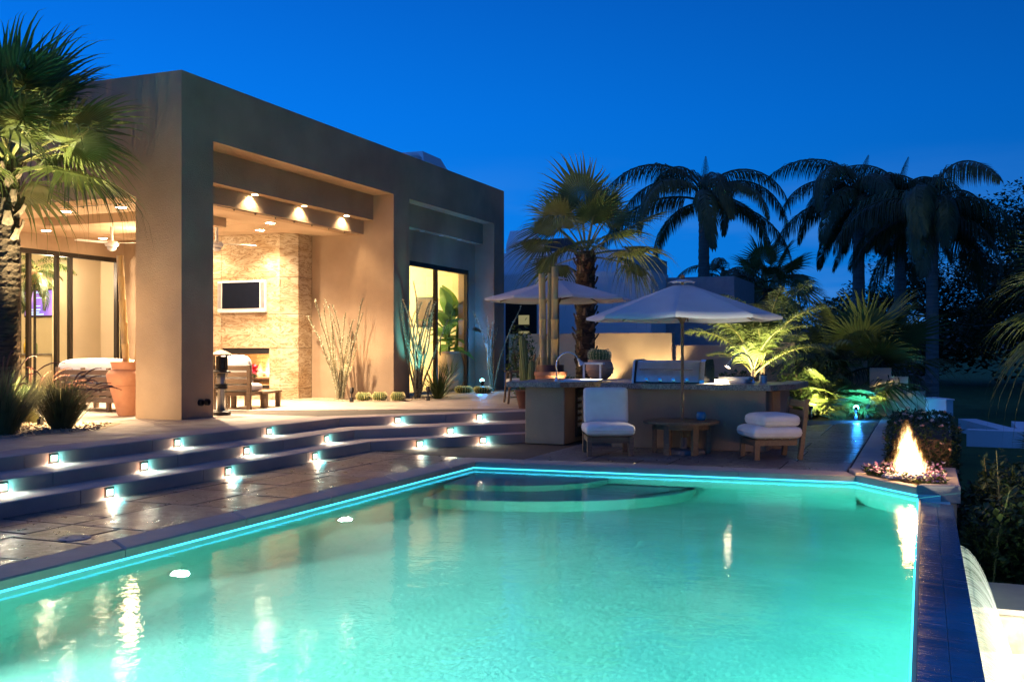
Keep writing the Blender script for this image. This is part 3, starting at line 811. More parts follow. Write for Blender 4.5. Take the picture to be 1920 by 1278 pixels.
# ------------------------------------------------------------------ fireplace
fp = thing('fireplace', 'veined stone chimney wall with a burning open fireplace under a television', 'fireplace', (-14, 18, T))
TR = M['travertine']
rows = [(T, .63), (.63, 1.48), (1.48, 2.20), (2.20, 2.98), (2.98, 3.90)]
def panel(p0, p1, z0, z1, th=.04):
    p0, p1 = Vector(p0), Vector(p1); d = (p1-p0).normalized(); n = Vector((-d.y, d.x)); g = d*.004
    MB().prism([tuple(p0+g), tuple(p1-g), tuple(p1-g+n*th), tuple(p0+g+n*th)], z0+.004, z1-.004).build('stone_panel', TR, fp)
for i, (z0, z1) in enumerate(rows):
    panel((-15.6, 17.9), (-14.05, 17.9), z0, z1)
    if i == 1: panel((-12.82, 17.9), (-12.55, 17.9), z0, z1)
    else: panel((-14.05, 17.9), (-12.55, 17.9), z0, z1)
    panel((-12.548, 17.902), (-12.26, 18.15), z0, z1)
    panel((-12.26, 18.152), (-12.262, 18.655), z0, z1)
core = MB(); core.box(-16.79, -15.6, 17.94, 18.6, T-.01, 3.899); core.box(-15.6, -12.6, 17.945, 18.6, 1.485, 3.899)
core.box(-15.6, -14.1, 17.945, 18.6, T-.01, 1.485); core.box(-12.8, -12.6, 17.945, 18.6, T-.01, 1.485); core.box(-14.1, -12.8, 17.945, 18.6, T-.01, .66)
core.build('chimney_core', S, fp)
fb = MB().box(-14.05, -12.82, 17.92, 18.5, .661, .70).build('firebox', M['firebrick'], fp)
zz = .69
row = 0
while zz < 1.44:                       # fire bricks of the back wall
    xx = -14.07-(row % 2)*.13
    while xx < -12.82:
        a, b = max(xx+.004, -14.07), min(xx+.256, -12.82)
        if b-a > .03: MB().box(a, b, 18.50, 18.56, zz+.004, min(zz+.091, 1.48)).build('brick', M['firebrick'], fb)
        xx += .26
    zz += .095; row += 1
MB().box(-14.05, -12.82, 17.93, 18.0, 1.36, 1.479).build('hood', M['black'], fb)
MB().box(-14.05, -12.82, 17.885, 17.93, .64, .70).build('sill_bar', M['bronze'], fb)
gr = MB()
for k in range(9): gr.tube([(-13.65+k*.09, 18.08, .76), (-13.65+k*.09, 18.40, .76)], .008, 5)
gr.build('grate', M['black'], fb)
for k, (x, y_, z, a, l) in enumerate(((-13.35, 18.20, .82, 8, .7), (-13.25, 18.32, .82, -10, .62), (-13.3, 18.26, .92, 18, .55))):
    dx, dy = math.cos(R(a))*l/2, math.sin(R(a))*l/2*.3
    MB().tube([(x-dx, y_-dy, z), (x, y_, z+.01), (x+dx, y_+dy, z)], [.05, .055, .045], 9).build('log', M['log'], fb)
ch = MB()
for k in range(16): ch.tube([(-13.98+k*.022, 17.99, .72), (-13.98+k*.022, 17.985, 1.37)], .0022, 4)
for k in range(10): ch.tube([(-12.86-k*.02, 17.99, .72), (-12.86-k*.02, 17.985, 1.37)], .0022, 4)
ch.build('mesh_curtain', M['bronze'], fb, kind='stuff')
lamp('fire_light', 'POINT', (-13.15, 18.2, 1.02), 26, (1, .55, .2), fb, .1)

def flame_material(name, h, r0, strength, cols):
    # burning gas: an emitting volume, thin at the edge and the tip, torn by stretched noise
    t = NT(name); tc = t.n('ShaderNodeTexCoord'); sep = t.n('ShaderNodeSeparateXYZ'); t.l(tc.outputs['Object'], sep.inputs[0])
    def mth(op, a, b=None, c=None):
        n = t.n('ShaderNodeMath', operation=op)
        for i, x in enumerate((a, b, c)):
            if x is None: continue
            if hasattr(x, 'is_output'): t.l(x, n.inputs[i])
            else: n.inputs[i].default_value = x
        return n.outputs[0]
    mp = t.n('ShaderNodeMapping'); mp.inputs['Scale'].default_value = (1/r0*1.5, 1/r0*1.5, 1/h*1.3); t.l(tc.outputs['Object'], mp.inputs[0])
    nn = t.noise(mp.outputs[0], 3.4, 5, .7, .9)
    zz = mth('DIVIDE', sep.outputs['Z'], h)
    rr = mth('DIVIDE', mth('SQRT', mth('ADD', mth('MULTIPLY', sep.outputs['X'], sep.outputs['X']), mth('MULTIPLY', sep.outputs['Y'], sep.outputs['Y']))), r0)
    # profile radius: full near the bottom, pointed at the top
    one = mth('SUBTRACT', 1.0, zz)
    prof = mth('MULTIPLY', mth('POWER', mth('MAXIMUM', one, 0.0001), .75), mth('ADD', .55, mth('MULTIPLY', mth('MINIMUM', mth('MULTIPLY', zz, 4), 1.0), .45)))
    edge = mth('SUBTRACT', mth('ADD', prof, mth('MULTIPLY', mth('SUBTRACT', nn, .5), 1.9)), rr)
    den = mth('MINIMUM', mth('MAXIMUM', mth('MULTIPLY', edge, 3.4), 0), 1)
    den2 = mth('POWER', den, 1.6)
    col = t.ramp(den, cols)
    em = t.n('ShaderNodeEmission'); t.l(col, em.inputs[0]); t.l(mth('MULTIPLY', den2, strength), em.inputs[1])
    t.l(em.outputs[0], t.out.inputs['Volume']); return t.m
FC = [(0, (1, .22, .02)), (.35, (1, .42, .08)), (.8, (1, .72, .34))]
def flame(name, loc, h, r, strength, parent, mname):
    o = MB().lathe([(r*.9, 0), (r*1.25, h*.15), (r*1.25, h*.5), (r*.8, h*.85), (r*.15, h*1.04)], 16).build(name, flame_material(mname, h, r, strength, FC))
    o.location = loc; adopt(o, parent); return o
flame('flame', (-13.05, 18.22, .84), .52, .15, 26, fb, 'hearth_flame_gas')
flame('flame', (-13.28, 18.22, .84), .36, .13, 22, fb, 'hearth_flame_low_gas')

# television over the fireplace
tv = thing('television', 'silver framed flat television, switched off, on the stone wall above the fire', 'television', (-13.47, 17.88, 2.2))
MB().box(-14.09, -12.86, 17.80, 17.895, 2.235, 2.915, b=.012).build('frame', M['white'], tv)
MB().box(-13.955, -12.995, 17.792, 17.7985, 2.325, 2.875).build('screen', M['screen_off'], tv)
for x0 in (-14.075, -12.965): MB().box(x0, x0+.09, 17.794, 17.7985, 2.33, 2.87).build('speaker_grille', M['steel'], tv)

# living-room television and decor
tv2 = thing('television', 'glowing television with a purple blue picture inside the living room', 'television', (-20.6, 18.8, 1.9))
MB().box(-20.82, -19.78, 18.84, 18.895, 2.25, 2.95, b=.01).build('frame', M['black'], tv2)
def tvpic():
    t = NT('glowing_tv_picture'); v = t.coords((1, 1, 1), kind='Object')
    n = t.noise(v, 1.6, 2); c = t.ramp(n, [(.3, (.10, .10, .55)), (.5, (.35, .16, .65)), (.65, (.65, .35, .75)), (.8, (.2, .45, .9))])
    e = t.n('ShaderNodeEmission'); t.l(c, e.inputs[0]); e.inputs[1].default_value = 2.0; return t.fin(e)
MB().box(-20.78, -19.82, 18.834, 18.839, 2.29, 2.91).build('screen', tvpic(), tv2)
br = MB(); E1 = emit('bright_tv_graphics', (.55, .75, 1), 2.2)
for (x0, x1, z0, z1) in ((-20.2, -19.7, 2.78, 2.83), (-20.25, -19.75, 2.62, 2.65), (-20.25, -20.2, 2.38, 2.62), (-20.2, -20.0, 2.36, 2.39), (-20.45, -20.0, 2.24, 2.28), (-20.5, -20.05, 2.16, 2.2), (-20.4, -19.85, 2.09, 2.13)):
    gx = lambda v: -20.78+(v+20.7)*.738; gz = lambda v: 2.29+(v-2.07)*.775
    br.box(gx(x0), gx(x1), 18.828, 18.833, gz(z0), gz(z1))
br.build('picture_graphics', E1, tv2)
cab = thing('cabinet', 'pale kitchen counter with bottles seen through the left glass door', 'cabinet', (-19.1, 17.5, T))
MB().box(-19.6, -18.65, 16.9, 18.2, T, 1.32, b=.01).build('body', M['stucco_cream'], cab); MB().box(-19.65, -18.62, 16.85, 18.25, 1.321, 1.36, b=.008).build('top', M['granite'], cab)
for i, (x, y_, c_, w) in enumerate(((-18.9, 17.15, 'amber', 'amber'), (-18.9, 17.42, 'green', 'pale green'))):
    b = thing('bottle', w+' bottle standing on the pale kitchen counter indoors', 'bottle', (x, y_, 1.361))
    MB().lathe([(.045, 0), (.045, .2), (.018, .26), (.016, .34)], 14).build('body', plain(c_+'_bottle', (.5, .33, .05) if i == 0 else (.25, .3, .12), .15), b, local=True, smooth=True)
    MB().lathe([(.019, .341), (.019, .37)], 10).build('cap', M['black'], b, local=True)

# ceiling fans
def fan(loc, rz, txt):
    t = thing('ceiling_fan', txt, 'ceiling fan', loc, rz, 'patio ceiling fans')
    MB().lathe([(.07, .32), (.07, .28), (.03, .27), (.028, 0)], 14).build('down_rod', M['white'], t, local=True, smooth=True, auto=40)
    MB().lathe([(.03, .0), (.10, -.02), (.125, -.07), (.11, -.11), (.05, -.13)], 18).build('motor', M['white'], t, local=True, smooth=True)
    MB().lathe([(.085, -.13), (.07, -.175), (.03, -.195)], 16).build('lamp_bowl', M['white'], t, local=True, smooth=True)
    for k in range(3):
        mm = Matrix.Rotation(R(120*k), 4, 'Z') @ Matrix.Rotation(R(9), 4, 'X')
        MB().box(.12, .72, -.06, .06, -.055, -.045, M=mm, b=.003).build('blade', M['white'], t, local=True)
fan((-13.95, 14.6, 3.42+.05), .3, 'white ceiling fan on a rod left of the square corner pillar')
fan((-12.2, 15.4, 3.42+.05), .9, 'white ceiling fan on a rod right of the square corner pillar')
# ================================================================== FURNITURE AND OBJECTS ON THE DECK
def rot_to(loc, rz): return mat4(loc, rz)
# ---- outdoor bar
bar = thing('outdoor_bar', 'stucco outdoor bar with a thick rough granite counter beside the pool', 'bar', (-4, 15.3, 0))
MB().box(-5.72, -5.08, 14.6, 16.35, 0, .873, b=.01).build('left_pier', S, bar)
MB().box(-5.079, -4.32, 15.75, 16.35, 0, .873).build('back_wall', S, bar)
MB().box(-4.319, -2.06, 14.55, 15.9, 0, .873, b=.01).build('main_counter_base', S, bar)
MB().box(-2.059, -1.95, 15.2, 16.3, 0, .873).build('end_base', S, bar)
top = MB()
def rough_slab(poly, z0, z1):
    pts = []
    n = len(poly)
    for i in range(n):
        a, b = Vector(poly[i]), Vector(poly[(i+1) % n]); k = max(1, int((b-a).length/.07))
        for j in range(k): 
            p = a.lerp(b, j/k); pts.append((p.x+random.uniform(-.008, .008), p.y+random.uniform(-.008, .008)))
    return MB().prism(pts, z0, z1, inset=.008, drop=.006)
rough_slab([(-5.98, 14.46), (-5.10, 14.44), (-4.62, 15.1), (-4.45, 15.58), (-4.45, 16.5), (-5.98, 16.5)], .874, .955).build('counter_slab', M['granite'], bar)
rough_slab([(-4.44, 14.40), (-1.98, 14.42), (-1.72, 15.1), (-1.68, 16.45), (-2.02, 16.45), (-2.0, 15.95), (-4.44, 15.95)], .874, .955).build('counter_slab', M['granite'], bar)
# wine-fridge door on the inner side of the pier
fr = MB(); fr.box(-5.077, -5.05, 15.12, 15.75, .08, .12); fr.box(-5.077, -5.05, 15.12, 15.75, .80, .84)
fr.box(-5.077, -5.05, 15.12, 15.16, .12, .80); fr.box(-5.077, -5.05, 15.71, 15.75, .12, .80)
fd = fr.build('wine_cooler_door', M['darkwood'], bar)
MB().box(-5.075, -5.068, 15.16, 15.71, .12, .80).build('pane', glass('cooler_glass', (.7, .72, .6), 1.5), fd)
for k in range(6): MB().box(-5.066, -5.055, 15.16, 15.71, .22+k*.1, .232+k*.1).build('rack_bar', M['teak'], fd)
bs = MB()
for k in range(5):
    for q in range(5): bs.lathe([(.036, 0), (.036, .004), (.012, .03)], 10, M=mat4((-5.0675, 15.22+q*.105, .265+k*.1)) @ Matrix.Rotation(R(90), 4, 'Y'))
bs.build('bottle_end', M['steel'], fd, kind='stuff')

# ---- grill
gl = thing('grill', 'stainless steel built in barbecue with a sloping hood on the bar counter', 'grill', (-3.45, 14.85, .955))
def prof_x(pr, x0, x1):
    mb = MB(); n = len(pr)
    vs = [(x0, p[0], p[1]) for p in pr]+[(x1, p[0], p[1]) for p in pr]
    mb.add(vs, [tuple(range(n)), tuple(range(2*n-1, n-1, -1))]+[(i, n+i, n+(i+1) % n, (i+1) % n) for i in range(n)])
    return mb
prof_x([(14.56, .956), (14.56, .985), (14.58, 1.06), (14.66, 1.26), (14.72, 1.285), (15.15, 1.285), (15.25, 1.2), (15.25, .956)], -3.95, -3.02).build('hood', M['steel'], gl)
prof_x([(14.52, .956), (14.52, 1.01), (14.60, 1.27), (14.70, 1.305), (15.2, 1.305), (15.30, 1.2), (15.30, .956)], -3.0, -2.93).build('end_panel', M['chrome'], gl)
prof_x([(14.52, .956), (14.52, 1.01), (14.60, 1.27), (14.70, 1.305), (15.2, 1.305), (15.30, 1.2), (15.30, .956)], -4.0, -3.97).build('end_panel', M['steel'], gl)
h = MB(); h.tube([(-3.88, 14.52, 1.16), (-3.09, 14.52, 1.16)], .013, 10)
for x in (-3.84, -3.13): h.tube([(x, 14.52, 1.16), (x, 14.62, 1.16)], .009, 8)
h.build('handle', M['chrome'], gl)
for i in range(4):
    MB().lathe([(.034, 0), (.030, .03), (.012, .034)], 14, M=mat4((-3.78+i*.2, 14.56, 1.005)) @ Matrix.Rotation(R(90), 4, 'X')).build('knob', M['chrome'], gl, smooth=True, auto=40)
MB().box(-3.99, -2.94, 14.54, 14.556, .957, .975).build('drip_rail', M['black'], gl)

# ---- gooseneck lamps, sink trays
def goose(name, base, h, reach, rz, txt, lp, col=(1, .78, .42)):
    t = thing(name, txt, 'lamp', base, rz, 'gooseneck lamps on the bar counter')
    MB().lathe([(.045, 0), (.045, .015), (.018, .03), (.014, .06)], 14).build('base', M['chrome'], t, local=True)
    r = reach/2; pts = [(0, 0, .03), (0, 0, h*.45)]
    for k in range(11):
        a = math.pi-k*math.pi*.86/10; pts.append((r+r*math.cos(a), 0, h*.5+r*1.05*math.sin(a)*1.0))
    MB().tube(pts, .011, 8).build('neck', M['chrome'], t, local=True, smooth=True)
    e = Vector(pts[-1]); d = (Vector(pts[-1])-Vector(pts[-2])).normalized()
    q = d.to_track_quat('Z', 'Y').to_matrix().to_4x4(); q.translation = e
    sh = MB().lathe([(.018, -.01), (.024, .03), (.055, .10), (.05, .10), (.02, .035)], 16, M=q).build('lamp_shade', M['steel'], t, local=True, smooth=True, auto=40)
    MB().lathe([(.034, .085), (.01, .095)], 12, M=q).build('bulb', M['can_lens'], sh, local=True)
    w = mat4(base, rz) @ (e+d*.13); w2 = mat4(base, rz) @ (e+d*.6)
    lamp('lamp_light', 'SPOT', w, lp, col, t, .02, 84, .6, w2)
goose('gooseneck_lamp', (-5.30, 14.86, .956), .52, .36, R(26), 'chrome gooseneck lamp lighting the sink on the left end of the bar', 90)
goose('gooseneck_lamp', (-2.33, 15.12, .956), .46, .40, R(222), 'chrome gooseneck lamp lighting the tray on the right end of the bar', 220)
tr = thing('sink', 'brightly lit steel sink set on the left end of the granite counter', 'sink', (-5.0, 15.1, .956))
k = MB(); k.box(-5.25, -4.62, 14.85, 15.35, .956, .972, b=.005); k.build('rim', M['chrome'], tr); MB().box(-5.2, -4.67, 14.9, 15.3, .9725, .985, b=.004).build('board', M['cushion'], tr)
t2 = thing('tray', 'brightly lit pale serving tray beside the grill on the bar counter', 'tray', (-2.65, 15.15, .956))
MB().box(-2.85, -2.40, 14.85, 15.35, .956, 1.01, b=.008).build('body', M['white'], t2); MB().box(-2.80, -2.36, 14.9, 15.32, 1.0105, 1.045, b=.006).build('lid', M['white'], t2)
can_ = thing('canister', 'small steel canister at the foot of the right gooseneck lamp', 'canister', (-2.22, 15.35, .956))
MB().lathe([(.055, 0), (.055, .11)], 18).build('body', M['steel'], can_, local=True); MB().lathe([(.058, .111), (.058, .125), (.012, .13), (.012, .15)], 18).build('lid', M['black'], can_, local=True)
rk = thing('paper_holder', 'white bracket stand behind the sink on the bar counter', 'stand', (-5.05, 15.75, .956))
for x in (-5.14, -4.86): MB().box(x-.015, x+.015, 15.73, 15.76, .956, 1.205).build('post', M['white'], rk)
MB().box(-5.22, -4.80, 15.69, 15.80, 1.2055, 1.24, b=.005).build('shelf', M['white'], rk)

# ---- cushioned lounge chairs, low table, umbrellas
def lounge(loc, rz, txt, stacked):
    t = thing('lounge_chair', txt, 'lounge chair', loc, rz, 'wooden lounge chairs by the pool')
    W = M['teak']; w, dpt = .64, .68                # local: front faces -Y
    for x in (-w/2+.035, w/2-.035):
        MB().box(x-.032, x+.032, -dpt/2, -dpt/2+.065, 0, .26, b=.004).build('leg', W, t, local=True)
        sl = Matrix.Translation((0, dpt/2-.06, 0)) @ Matrix.Rotation(R(-7), 4, 'X')
        MB().box(x-.032, x+.032, -.03, .03, 0, .80, M=sl, b=.004).build('leg', W, t, local=True)
        MB().box(x-.020, x+.020, -dpt/2+.066, dpt/2-.1, .19, .26).build('side_rail', W, t, local=True)
    MB().box(-w/2+.068, w/2-.068, -dpt/2+.012, -dpt/2+.045, .18, .26).build('front_rail', W, t, local=True)
    for k in range(5): MB().box(-w/2+.06, w/2-.06, -dpt/2+.07+k*.11, -dpt/2+.15+k*.11, .261, .278).build('seat_slat', W, t, local=True)
    for z in ((.44, .54, .66) if not stacked else (.42, .56, .69)):
        mm = Matrix.Translation((0, dpt/2-.06, 0)) @ Matrix.Rotation(R(-7), 4, 'X')
        MB().box(-w/2+.068, w/2-.068, -.012, .014, z, z+.085, M=mm, b=.003).build('back_slat', W, t, local=True)
    def cush(name, M4, sx, sy, sz):
        o = MB().puff(sx, sy, sz, e=.16, M=M4, n=16, m=40, puffy=.22).build(name, M['cushion'], t, local=True, smooth=True)
        pts = []
        for k in range(48):
            a = 2*math.pi*k/48
            f = lambda v, p: math.copysign(abs(v)**p, v)
            pts.append(M4 @ Vector((f(math.cos(a), .16)*sx/2*1.004, f(math.sin(a), .16)*sy/2*1.004, 0)))
        pts.append(pts[0]); MB().tube(pts, .006, 5, caps=False).build('piping', M['cushion'], o, local=True, smooth=True)
    cush('seat_cushion', Matrix.Translation((0, -.035, .278+.078)), w+.04, dpt+.02, .165)
    if stacked: cush('back_cushion', Matrix.Translation((.02, .0, .278+.155+.078)) @ Matrix.Rotation(R(6), 4, 'Z'), w-.03, .54, .165)
    else: cush('back_cushion', Matrix.Translation((0, dpt/2-.155, .278+.15+.235)) @ Matrix.Rotation(R(83), 4, 'X'), w-.02, .50, .16)
lounge((-4.08, 13.55, 0), R(24), 'lounge chair with upright white back cushion facing the pool left of the round table', False)
lounge((-1.90, 13.92, 0), R(-62), 'lounge chair with two white cushions stacked flat on its seat, right of the round table', True)
tb_ = thing('round_table', 'low round wooden table with an umbrella pole through it', 'table', (-3.15, 14.03, 0))
for k in range(7):                      # top boards cut to the circle
    x0, x1 = -.53+k*.1515, -.53+k*.1515+.148
    pts = [(x, y) for x, y in [(.53*math.cos(a*math.pi/36), .53*math.sin(a*math.pi/36)) for a in range(72)]]
    q = clip_poly(pts, [(x0, -1), (x1, -1), (x1, 1), (x0, 1)])
    MB().prism(q, .425, .458, inset=.004, drop=.004).build('top_board', M['teak'], tb_, local=True)
for k in range(6):
    a = R(60*k+12); mm = mat4((.37*math.cos(a), .37*math.sin(a), 0), a)
    MB().box(-.03, .03, -.045, .045, 0, .424, M=mm, b=.004).build('leg', M['teak'], tb_, local=True)
MB().lathe([(.40, .35), (.40, .418), (.36, .418), (.36, .35)], 24).build('apron', M['teak'], tb_, local=True)
ub = thing('umbrella_base', 'octagonal stone umbrella foot under the low round table', 'umbrella base', (-3.12, 14.06, 0))
MB().lathe([(.30, 0), (.30, .045), (.26, .06), (.05, .07), (.045, .22)], 8).build('slab', M['rock'], ub, local=True)
vt = thing('candle_holder', 'small blue glass candle holder on the low round table', 'candle holder', (-2.90, 14.17, .458))
MB().lathe([(.05, 0), (.068, .03), (.072, .07), (.058, .115), (.054, .115), (.064, .07), (.045, .02)], 18).build('bowl', plain('blue_glazed_glass', (.03, .18, .34), .2), vt, local=True, smooth=True)
MB().lathe([(.03, .02), (.03, .07)], 12).build('candle', M['cushion'], vt, local=True)
def umbrella(loc, rad, zr, za, rz, txt, pole0=0.0):
    t = thing('patio_umbrella', txt, 'umbrella', loc, rz, 'cream patio umbrellas')
    MB().tube([(0, 0, pole0), (0, 0, za-.05)], .021, 12).build('pole', M['teak'], t, local=True, smooth=True, auto=40)
    n = 8; ztop = za-.045; rv = .20
    def edge(k, f):     # point along rib k, f from 0 hub to 1 rim
        a = 2*math.pi*k/n; r = rad*f; z = ztop+(zr-ztop)*f
        return Vector((r*math.cos(a), r*math.sin(a), z))
    for k in range(n):
        vs = []; fs = []; NU, NV = 8, 6
        for i in range(NU+1):
            f = .10+.90*i/NU
            for j in range(NV+1):
                s_ = j/NV; p = edge(k, f).lerp(edge(k+1, f), s_)
                bow = math.sin(math.pi*s_)
                p.z -= .022*bow*f*f
                p.x *= 1-.03*bow*f*(i == NU); p.y *= 1-.03*bow*f*(i == NU)
                vs.append(p)
        for i in range(NU):
            for j in range(NV):
                a = i*(NV+1)+j; fs.append((a, a+NV+1, a+NV+2, a+1))
        # hem with a little thickness
        base = len(vs)
        for j in range(NV+1):
            p = Vector(vs[NU*(NV+1)+j]); vs.append((p.x*.998, p.y*.998, p.z-.035))
        for j in range(NV): fs.append((NU*(NV+1)+j, base+j, base+j+1, NU*(NV+1)+j+1))
        MB().add(vs, fs).build('canopy_panel', M['canvas'], t, local=True, smooth=True)
        b0, b1 = edge(k, .06), edge(k, .985); b0.z -= .02; b1.z -= .02; bm = edge(k, .5); bm.z -= .02
        MB().tube([b0, bm, b1], .011, 6).build('rib', M['teak'], t, local=True)
        s0 = Vector((.035*math.cos(2*math.pi*k/n), .035*math.sin(2*math.pi*k/n), zr-.02)); s1 = edge(k, .52); s1.z -= .03
        MB().tube([s0, s1], .010, 6).build('strut', M['teak'], t, local=True)
    vs = [(0, 0, za)]; fs = []
    for k in range(n):
        a = 2*math.pi*k/n
        vs += [(rv*math.cos(a), rv*math.sin(a), ztop-.012), (rv*.93*math.cos(a+math.pi/n), rv*.93*math.sin(a+math.pi/n), ztop-.0)]
    for k in range(2*n): fs.append((0, 1+k, 1+(k+1) % (2*n)))
    MB().add(vs, fs).build('vent_cap', M['canvas'], t, local=True, smooth=False)
    MB().lathe([(.03, 0), (.035, .03), (.028, .06), (.01, .075)], 12, (0, 0, za-.01)).build('finial', M['darkwood'], t, local=True, smooth=True)
    MB().lathe([(.022, -.09), (.06, -.02), (.06, .02), (.022, .03)], 14, (0, 0, zr)).build('hub', M['darkwood'], t, local=True, smooth=True, auto=40)
    return t
umbrella((-3.14, 14.05, 0), 1.36, 1.90, 2.44, R(9), 'open cream patio umbrella rising from the low round table', .07)
umbrella((-6.49, 18.30, T), 1.42, 2.02, 2.45, R(30), 'open cream patio umbrella behind the sink end of the bar', .02)
ub2 = thing('umbrella_base', 'round iron umbrella foot on the terrace behind the bar', 'umbrella base', (-6.49, 18.30, T))
MB().lathe([(.26, 0), (.25, .04), (.05, .06), (.04, .25)], 20).build('slab', M['black'], ub2, local=True)

# ---- pots
def bamboo_pole(t, x, y, z0, z1, r, tx=0, ty=0):
    L = z1-z0; pts = []; rr = []; k = 0; z = 0
    while z < L:
        for dz, f in ((0, 1.0), (.012, 1.1), (.024, 1.0), (.15, .96)):
            if z+dz < L: pts.append((x+tx*(z+dz)/L, y+ty*(z+dz)/L, z0+z+dz)); rr.append(r*f)
        z += .30+.02*k; k += 1
    pts.append((x+tx, y+ty, z1)); rr.append(r*.97)
    MB().tube(pts, rr, 12).build('bamboo_pole', M['bamboo'], t, smooth=True, auto=50)
bp = thing('bamboo_planter', 'dark red clay pot holding three thick bamboo poles behind the bar', 'planter', (-6.04, 16.44+.35, T))
bx, by = -6.10, 16.80
MB().lathe([(.20, 0), (.24, .3), (.27, .58), (.29, .6), (.29, .66), (.25, .66), (.24, .6)], 22, (bx, by, T)).build('pot', M['terracotta'], bp, smooth=True, auto=40)
MB().lathe([(.24, .6), (.235, .78), (.20, .78), (.20, .62)], 22, (bx, by, T)).build('inner_pot', M['terracotta_d'], bp, smooth=True, auto=40)
bamboo_pole(bp, bx-.115, by-.05, T+.6, 2.78, .062, -.03, 0); bamboo_pole(bp, bx-.03, by+.06, T+.6, 2.80, .055, 0, .02); bamboo_pole(bp, bx+.085, by-.04, T+.6, 2.90, .062, .01, 0)
def urn(loc, s, txt, mat, poles=()):
    t = thing('clay_urn', txt, 'urn', loc)
    MB().lathe([(.15*s, 0), (.17*s, .06*s), (.25*s, .34*s), (.335*s, .64*s), (.355*s, .74*s), (.31*s, .81*s), (.255*s, .84*s), (.26*s, .90*s), (.285*s, .97*s), (.255*s, .97*s), (.22*s, .84*s)], 28, loc).build('body', mat, t, smooth=True, auto=50)
    MB().lathe([(.30*s, .525*s), (.318*s, .54*s), (.312*s, .555*s)], 28, loc).build('band', mat, t, smooth=True)
    for p in poles: bamboo_pole(t, *p)
urn((-11.75, 12.62, T), .88, 'tall terracotta urn with two bamboo poles beside the corner pillar', M['terracotta'],
    ((-11.72, 12.60, T+.5, 2.95, .055, -.20, .05), (-11.62, 12.68, T+.5, 2.9, .05, .12, .06)))
cp = thing('potted_cactus', 'squat pale clay pot with a wide ribbed barrel cactus on the bar', 'cactus', (-5.25, 16.25, .956))
c0 = (-5.0, 16.15, .956)
MB().lathe([(.12, 0), (.19, .06), (.235, .17), (.22, .25), (.19, .30), (.20, .32), (.17, .325)], 26, c0).build('pot', M['clay'], cp, smooth=True, auto=50)
for z in (.10, .14, .18): MB().lathe([(.225, z), (.238, z+.008), (.225, z+.016)], 26, c0).build('groove_ring', M['clay'], cp)
def barrel(t, c, r, h, nr=18, m='cactus', sp=True):
    pr = [(r*.75, 0), (r*.95, h*.2), (r, h*.5), (r*.92, h*.75), (r*.6, h*.95), (r*.1, h)]
    MB().lathe(pr, nr*4, c, ribs=nr, depth=.14).build('body', M[m], t, smooth=True)
    if sp:
        s_ = MB()
        for k in range(nr):
            a = 2*math.pi*k/nr
            for i in range(7):
                f = (i+.6)/7; rr = r*math.sin(math.acos(min(.99, abs(f-.45)*1.5)))*1.0 if f > .45 else r*(.8+.2*f/.45)
                z = h*f
                for q in range(6):
                    d = Vector((math.cos(a+random.uniform(-.5, .5)), math.sin(a+random.uniform(-.5, .5)), random.uniform(-.4, .9))).normalized()
                    p = Vector((c[0]+rr*math.cos(a), c[1]+rr*math.sin(a), c[2]+z)); w = d.orthogonal().normalized()*.0034*(r/.12)
                    e = p+d*.035*(r/.14); n = len(s_.v); s_.v += [tuple(p+w), tuple(p-w), tuple(e)]; s_.f.append((n, n+1, n+2)); s_.mi.append(0)
        s_.build('spines', M['spine'], t, kind='stuff')
barrel(cp, (c0[0], c0[1], c0[2]+.30), .175, .20, 20)
for (x, y, r, h, txt) in ((-10.60, 18.02, .145, .17, 'golden barrel cactus nearest the bare ocotillo, leftmost of three by the wall'),
                      (-10.27, 18.10, .14, .18, 'golden barrel cactus in the middle of the three by the tan wall'),
                      (-9.93, 18.24, .135, .18, 'golden barrel cactus beside the blue lit ocotillo, rightmost of three by the wall'),
                      (-10.34, 22.30, .20, .16, 'barrel cactus on the left side of the glowing blue spotlight'),
                      (-9.86, 22.36, .20, .16, 'barrel cactus on the right side of the glowing blue spotlight')):
    t = thing('barrel_cactus', txt, 'cactus', (x, y, T), 0, 'low round barrel cacti by the house wall'); barrel(t, (x, y, T+.005), r, h, 20)
# gravel strip along the house wall
def gravel(name, poly, z, n, s0=.012, s1=.028):
    mb = MB(); xs = [p[0] for p in poly]; ys = [p[1] for p in poly]; k = 0
    while k < n:
        x, y = random.uniform(min(xs), max(xs)), random.uniform(min(ys), max(ys))
        ins = all((poly[(i+1) % len(poly)][0]-poly[i][0])*(y-poly[i][1])-(poly[(i+1) % len(poly)][1]-poly[i][1])*(x-poly[i][0]) > 0 for i in range(len(poly)))
        if not ins: continue
        s_ = random.uniform(s0, s1); a = random.uniform(0, 6.28)
        mm = Matrix.Translation((x, y, z+s_*.3)) @ Euler((random.uniform(-.5, .5), random.uniform(-.5, .5), a)).to_matrix().to_4x4() @ Matrix.Diagonal((s_, s_*random.uniform(.6, 1), s_*.55, 1))
        mb.add([(1, 0, 0), (-1, 0, 0), (0, 1, 0), (0, -1, 0), (0, 0, 1), (0, 0, -1)], [(0, 2, 4), (2, 1, 4), (1, 3, 4), (3, 0, 4), (2, 0, 5), (1, 2, 5), (3, 1, 5), (0, 3, 5)], mm); k += 1
    tag(mb.build(name, M['gravel']), 'tan gravel spread in a planting bed on the terrace', 'gravel', kind='stuff')
struct(MB().prism([(-12.3, 17.75), (-10.15, 17.75), (-9.75, 18.1), (-9.65, 20.2), (-10.25, 20.2), (-10.25, 18.62), (-12.3, 18.62)], T-.05, T+.004), 'wall_bed', M['gravel'])
gravel('gravel', [(-12.2, 17.8), (-10.2, 17.8), (-9.8, 18.1), (-10.25, 18.6), (-12.2, 18.6)], T+.004, 900)
